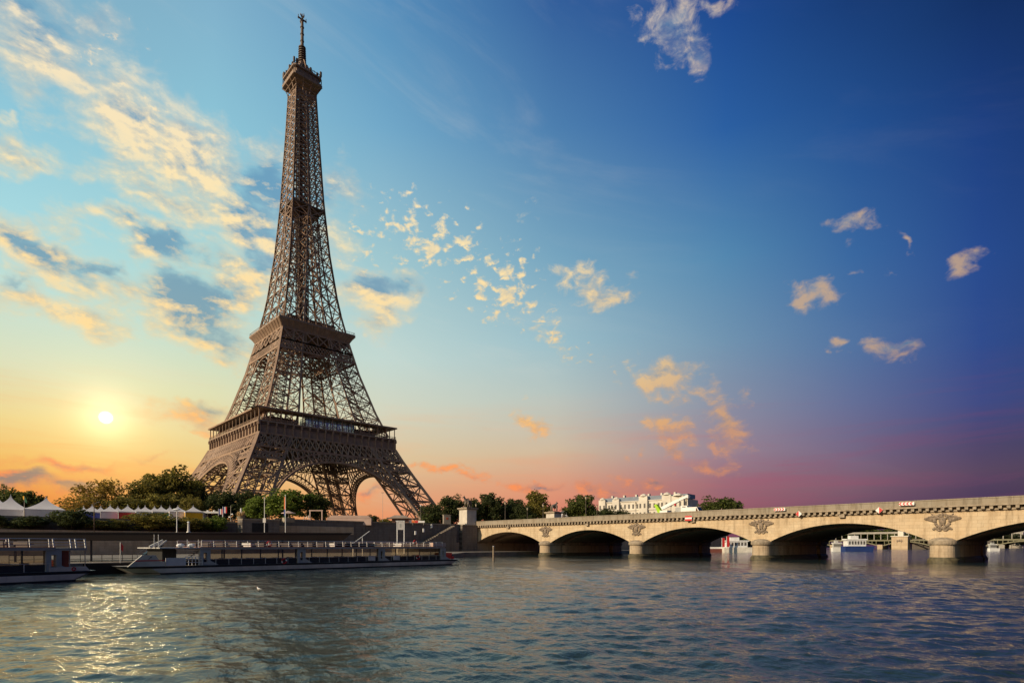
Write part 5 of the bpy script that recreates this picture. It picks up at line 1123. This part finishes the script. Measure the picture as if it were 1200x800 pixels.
for px in (66, 86, 92, 103): mb.beam((lx2(px), .35, 2.84), (lx2(px) - .1, .35, 3.62), .09)
mb.build('bow_rail', white, b2)
for px in (86, 104): MB().cyl(lx2(px), .6, .86, 2.62, .04, None, 6).build('roof_post', grey_metal, b2)
mb = MB(); mb.ring((lx2(88), .2, 1.04), .13, .05, (0, 1, 0), 12, 5); mb.build('red_emblem', red, b2)
MB().box(lx2(92), lx2(104), 4, 5, 1.2, 1.75).build('red_seat', red, b2)
# pontoon between the boats, gangway
x, y = at_d(122, 61); o = thing('mooring_pontoon', 'dark timber pontoon between the two tour boats', 'pontoon', (x, y, 0), r1)
MB().box(-7, 8, 0, 5.5, -.5, 1.15).build('deck', brown_dark, o); mb = MB()
for z in (1.55, 2.0): mb.beam((-7, 5.2, z), (8, 5.2, z), .05)
for i in range(16): mb.beam((-7 + i, 5.2, 1.15), (-7 + i, 5.2, 2.0), .05)
mb.build('railing', dark_metal, o); MB().cyl(1.55, .3, 1.15, 3.4, .05, None, 6).build('flag_staff', pale_metal, o); MB().prism([(1.6, .3, 3.4), (1.85, .3, 2.95), (1.8, .3, 2.4), (1.6, .3, 2.6)], (0, .03, 0)).build('flag', red, o)
x, y = at_d(178, 73); o = thing('gangway', 'steep sky blue gangway behind the bow of the tour boat', 'gangway', (x, y, 1.2), r1); MB().prism([(-1.6, 0, 0), (-.7, 0, 0), (1.4, 0, 1.9), (.6, 0, 1.9)], (0, 1.1, 0)).build('ramp', skyblue, o); mb = MB(); mb.beam((-1.6, 0, .8), (.6, 0, 2.7), .05); mb.beam((-1.6, 0, 0), (-1.6, 0, .8), .05); mb.beam((.6, 0, 1.9), (.6, 0, 2.7), .05); mb.build('handrail', white, o)
# long dark canopy over the landing stage
dC0 = at_d(-30, 61.5); dC1 = at_d(376, 76.5); dC2 = at_d(413, 79.)
def canopy(name, label, P0, P1, z0, z1, yb0, dep):
    o = thing(name, label, 'canopy', (P0[0], P0[1], 1.2), 0); Lc = math.hypot(P1[0] - P0[0], P1[1] - P0[1]); a = math.atan2(P1[1] - P0[1], P1[0] - P0[0]); o.rotation_euler = (0, 0, a)
    MB().prism([(0, 0, z0 - 1.2), (Lc, 0, z1 - 1.2), (Lc - yb0, 0, z1 - 1.2 - dep * 1.12), (0, 0, z0 - 1.2 - dep)], (0, 7, 0)).build('roof', brown_dark, o)
    MB().prism([(0, -.06, z0 - 1.19), (Lc, -.06, z1 - 1.19), (Lc, -.06, z1 - 1.29), (0, -.06, z0 - 1.29)], (0, .055, 0)).build('edge_trim', mat('trim', (.05, .045, .04), .5), o)
    k = int(Lc / 7)
    for i in range(k):
        xx = 3 + i * (Lc - 5) / k; MB().box(xx, xx + .18, 1.2, 1.4, 0, (z0 + (z1 - z0) * xx / Lc) - 1.2 - dep * .97).build('post', dark_metal, o)
canopy('landing_canopy', 'very long dark flat canopy over the landing stage behind the boats', dC0, dC2, 4.52, 4.82, 1.2, .92)
# mooring post, right
x, y = at_d(578.3, 118); o = thing('mooring_post', 'weathered round timber post in the water before the first arch', 'post', (x, y, -1), 0); MB().cyl(0, 0, 0, 1 + zat(640, 118), .24, .2, 10).build('post_shaft', wood, o); MB().cyl(0, 0, 1 + zat(640, 118), 1.12 + zat(640, 118), .23, .1, 10).build('post_cap', pale_metal, o)
# small crane arm with flags behind the canopy end
x, y = at_d(426, 96); o = thing('davit', 'slim white davit leaning behind the right end of the dark canopy', 'davit', (x, y, 1.2), r1); MB().beam((-2.0, 0, 2.2), (1.2, 0, 4.3), .09).build('arm', white, o); MB().cyl(-2.0, 0, 0, 2.3, .08, None, 6).build('post', white, o); MB().cyl(-.2, 0, 0, 3.3, .06, None, 6).build('prop', white, o)
# gull on the river
x, y = at_d(303.4, 3 * F / (692.5 - PY)); o = thing('gull', 'white gull floating on the river below the tour boat', 'bird', (x, y, .04), R(100))
skin('body', [(-.26, 0, .1), (-.1, 0, .1), (.06, 0, .11), (.16, 0, .2), (.2, 0, .26)], [(0, 1), (1, 2), (2, 3), (3, 4)], [.02, .075, .08, .04, .045], white, o, 2); MB().tube([(.23, 0, .26), (.3, 0, .245)], [.015, .005], 5).build('beak', orange, o)
for s_ in (-1, 1): MB().prism([(-.3, s_ * .07, .14), (.04, s_ * .085, .15), (.06, s_ * .08, .1), (-.12, s_ * .08, .07)], (0, s_ * .012, 0)).build('wing', grey_metal, o)

# ------------------------------------------------------------------ downstream, seen through the arches
def far_boat(label, px, depth, wpx, hz, m1, m2, face=0.):
    x, y = at_d(px, depth); L = wpx * depth / F; o = thing('river_boat', label, 'boat', (x, y, 0), -YAW + face, 'boats moored beyond the bridge')
    MB().prism([(-L / 2, 0, -.3), (L * .44, 0, -.3), (L / 2, 0, hz * .34), (-L / 2, 0, hz * .34)], (0, L * .3, 0)).build('hull', m1, o); MB().box(-L * .42, L * .22, .3, L * .28, hz * .34, hz * .72).build('cabin', m2, o); MB().box(-L * .46, L * .27, .1, L * .3, hz * .72, hz * .8).build('roof', white, o)
    for i in range(6): MB().box(-L * .38 + i * L * .1, -L * .38 + i * L * .1 + L * .065, .24, .299, hz * .45, hz * .66).build('window', win, o)
    MB().box(-L * .3, -L * .02, L * .06, L * .22, hz * .8, hz).build('wheelhouse', m2, o); return o
far_boat('white and navy passenger boat framed by the fourth arch', 1008, 300, 34, 8.4, navy, white)
far_boat('small white boat at the left edge of the fourth arch', 983, 310, 14, 6, white, pale_metal)
far_boat('white boat with a blue bow under the last arch at right', 1166, 330, 12, 5, white, blue_grey)
far_boat('pale barge with red trim framed by the third arch', 868, 265, 38, 7.0, seat_white, white)
for px, lb in ((846, 'red upright banner on the far landing, nearest the third arch pier'), (851.5, 'taller red upright banner in the third arch, second of two')):
    pole('banner_pole', lb, 'banner', px, 262, 628 if px > 850 else 630, 642, .12, white, [('banner', red, lambda mb, H: mb.box(.1, 1.3, -.03, .03, .6, H))])
o = thing('landing_stage', 'low dark red landing stage beyond the third arch', 'pontoon', (*at_d(846, 268), 0), -YAW); MB().box(-6, 5, 0, 8, -.3, 1.7).build('deck', mat('dull_red_deck', (.16, .05, .04), .7), o); MB().box(-6, 5, .1, .25, 1.7, 2.5).build('railing', white, o)
# metro viaduct over a stone and iron bridge, far off
bxv = 500.
vy0, _ = at_x(930, bxv); vy1, _ = at_x(1330, bxv)
o = thing('viaduct_bridge', 'far iron bridge carrying a columned railway viaduct, seen through the right hand arches', 'bridge', (bxv, vy0, 0), 0)
vd = mat('viaduct_iron', (.30, .28, .25), .7); vg = mat('viaduct_green', (.17, .16, .10), .7)
MB().box(bxv - 4, bxv + 4, vy1, vy0, 14.6, 16.4).build('viaduct_deck', vd, o, True)
MB().box(bxv - 9, bxv + 9, vy1, vy0, 7.6, 8.8).build('road_deck', vg, o, True)
for i in range(44):
    yy = vy0 + (vy1 - vy0) * (i + .5) / 44
    MB().box(bxv - 3.6, bxv - 3.0, yy - .3, yy + .3, 8.8, 14.6).build('column', vd, o, True)
for i in range(6):
    a = vy0 + (vy1 - vy0) * i / 6; b_ = vy0 + (vy1 - vy0) * (i + 1) / 6; mb = MB(); pr = None
    for j in range(13):
        f = j / 12; p = (bxv - 8.8, a + (b_ - a) * f, 2.6 + 4.4 * math.sin(math.pi * f))
        if pr: mb.beam(pr, p, .9)
        mb.beam(p, (p[0], p[1], 7.6), .5); pr = p
    mb.build('iron_arch', vg, o, True); MB().box(bxv - 11, bxv + 11, b_ - 2.2, b_ + 2.2, -1, 4.2).build('pier', pier_stone, o, True)
y_, t_ = at_x(1056, 492.); o = thing('bridge_portal', 'pale stone block with carvings, where the far viaduct meets the river island', 'pier', (492., y_, 0), 0)
MB().box(-6, 6, -6.4, 6.4, -1, 11.6).build('block', wall_pale, o); MB().box(-6.6, 6.6, -7, 7, 11.6, 12.4).build('cornice', facade, o); MB().box(-2, 2, -2.2, 2.2, 12.4, 17.5).build('pylon', facade, o)
mb = MB(); [mb.ball((-6.1, q, 7.5 + .4 * math.cos(q * 3)), (.4, .8, 1.2), 8, 5) for q in (-1.6, 0, 1.6)]; mb.build('carving', relief_stone, o)
wall('island_wall', 'grey stone island wall right of the carved block, under the fourth arch', [(496, y_ - 7), (540, y_ - 60)], -1, 9.2, 3, wall_stone)
fr = random.Random(9)
for px, yt, w, dp, lf, lb in [(1000, 614, 80, 640, 'mid', 'far green trees behind the navy passenger boat'), (1044, 615, 60, 700, 'mid', 'far green tree above the viaduct, left of the carved block'), (1084, 622, 50, 690, 'dark', 'far dark tree on the island right of the carved block'), (955, 616, 60, 620, 'dark', 'far dark tree at the left edge of the fourth arch'), (870, 627, 60, 420, 'dark', 'dark tree behind the pale barge in the third arch'), (1180, 624, 60, 760, 'far', 'hazy tree beyond the last arch at the right edge'), (1130, 627, 60, 760, 'far', 'hazy tree far beyond the big pier'), (1225, 622, 60, 780, 'far', 'hazy tree far right beyond the viaduct')]:
    tree(lb, px, yt, w, dp, 'bush', lf, 2., .0, 'tree', 'trees far beyond the bridge', 'tree')
for px, w, yt, lb in ((1178, 16, 623.5, 'tiny cream house front beyond the last arch, left one'), (1192, 14, 621.5, 'tiny cream house front beyond the last arch, right one')):
    dp = 820; x, y = at_d(px, dp); h = zat(yt, dp); ww = w * dp / F; o = thing('town_house', lb, 'house', (x, y, 0), -YAW, 'houses beyond the viaduct'); MB().box(-ww / 2, ww / 2, 0, 12, 0, h).build('wall', facade, o); MB().prism([(-ww / 2, -.3, h), (ww / 2, -.3, h), (ww * .4, -.3, h + 3.5), (-ww * .4, -.3, h + 3.5)], (0, 12, 0)).build('roof', roof_grey, o)
    for i in range(4):
        for z in (h * .35, h * .55, h * .75): MB().box(-ww * .42 + i * ww * .23, -ww * .42 + i * ww * .23 + 1.4, -.1, -.01, z, z + 2.4).build('window', win, o)
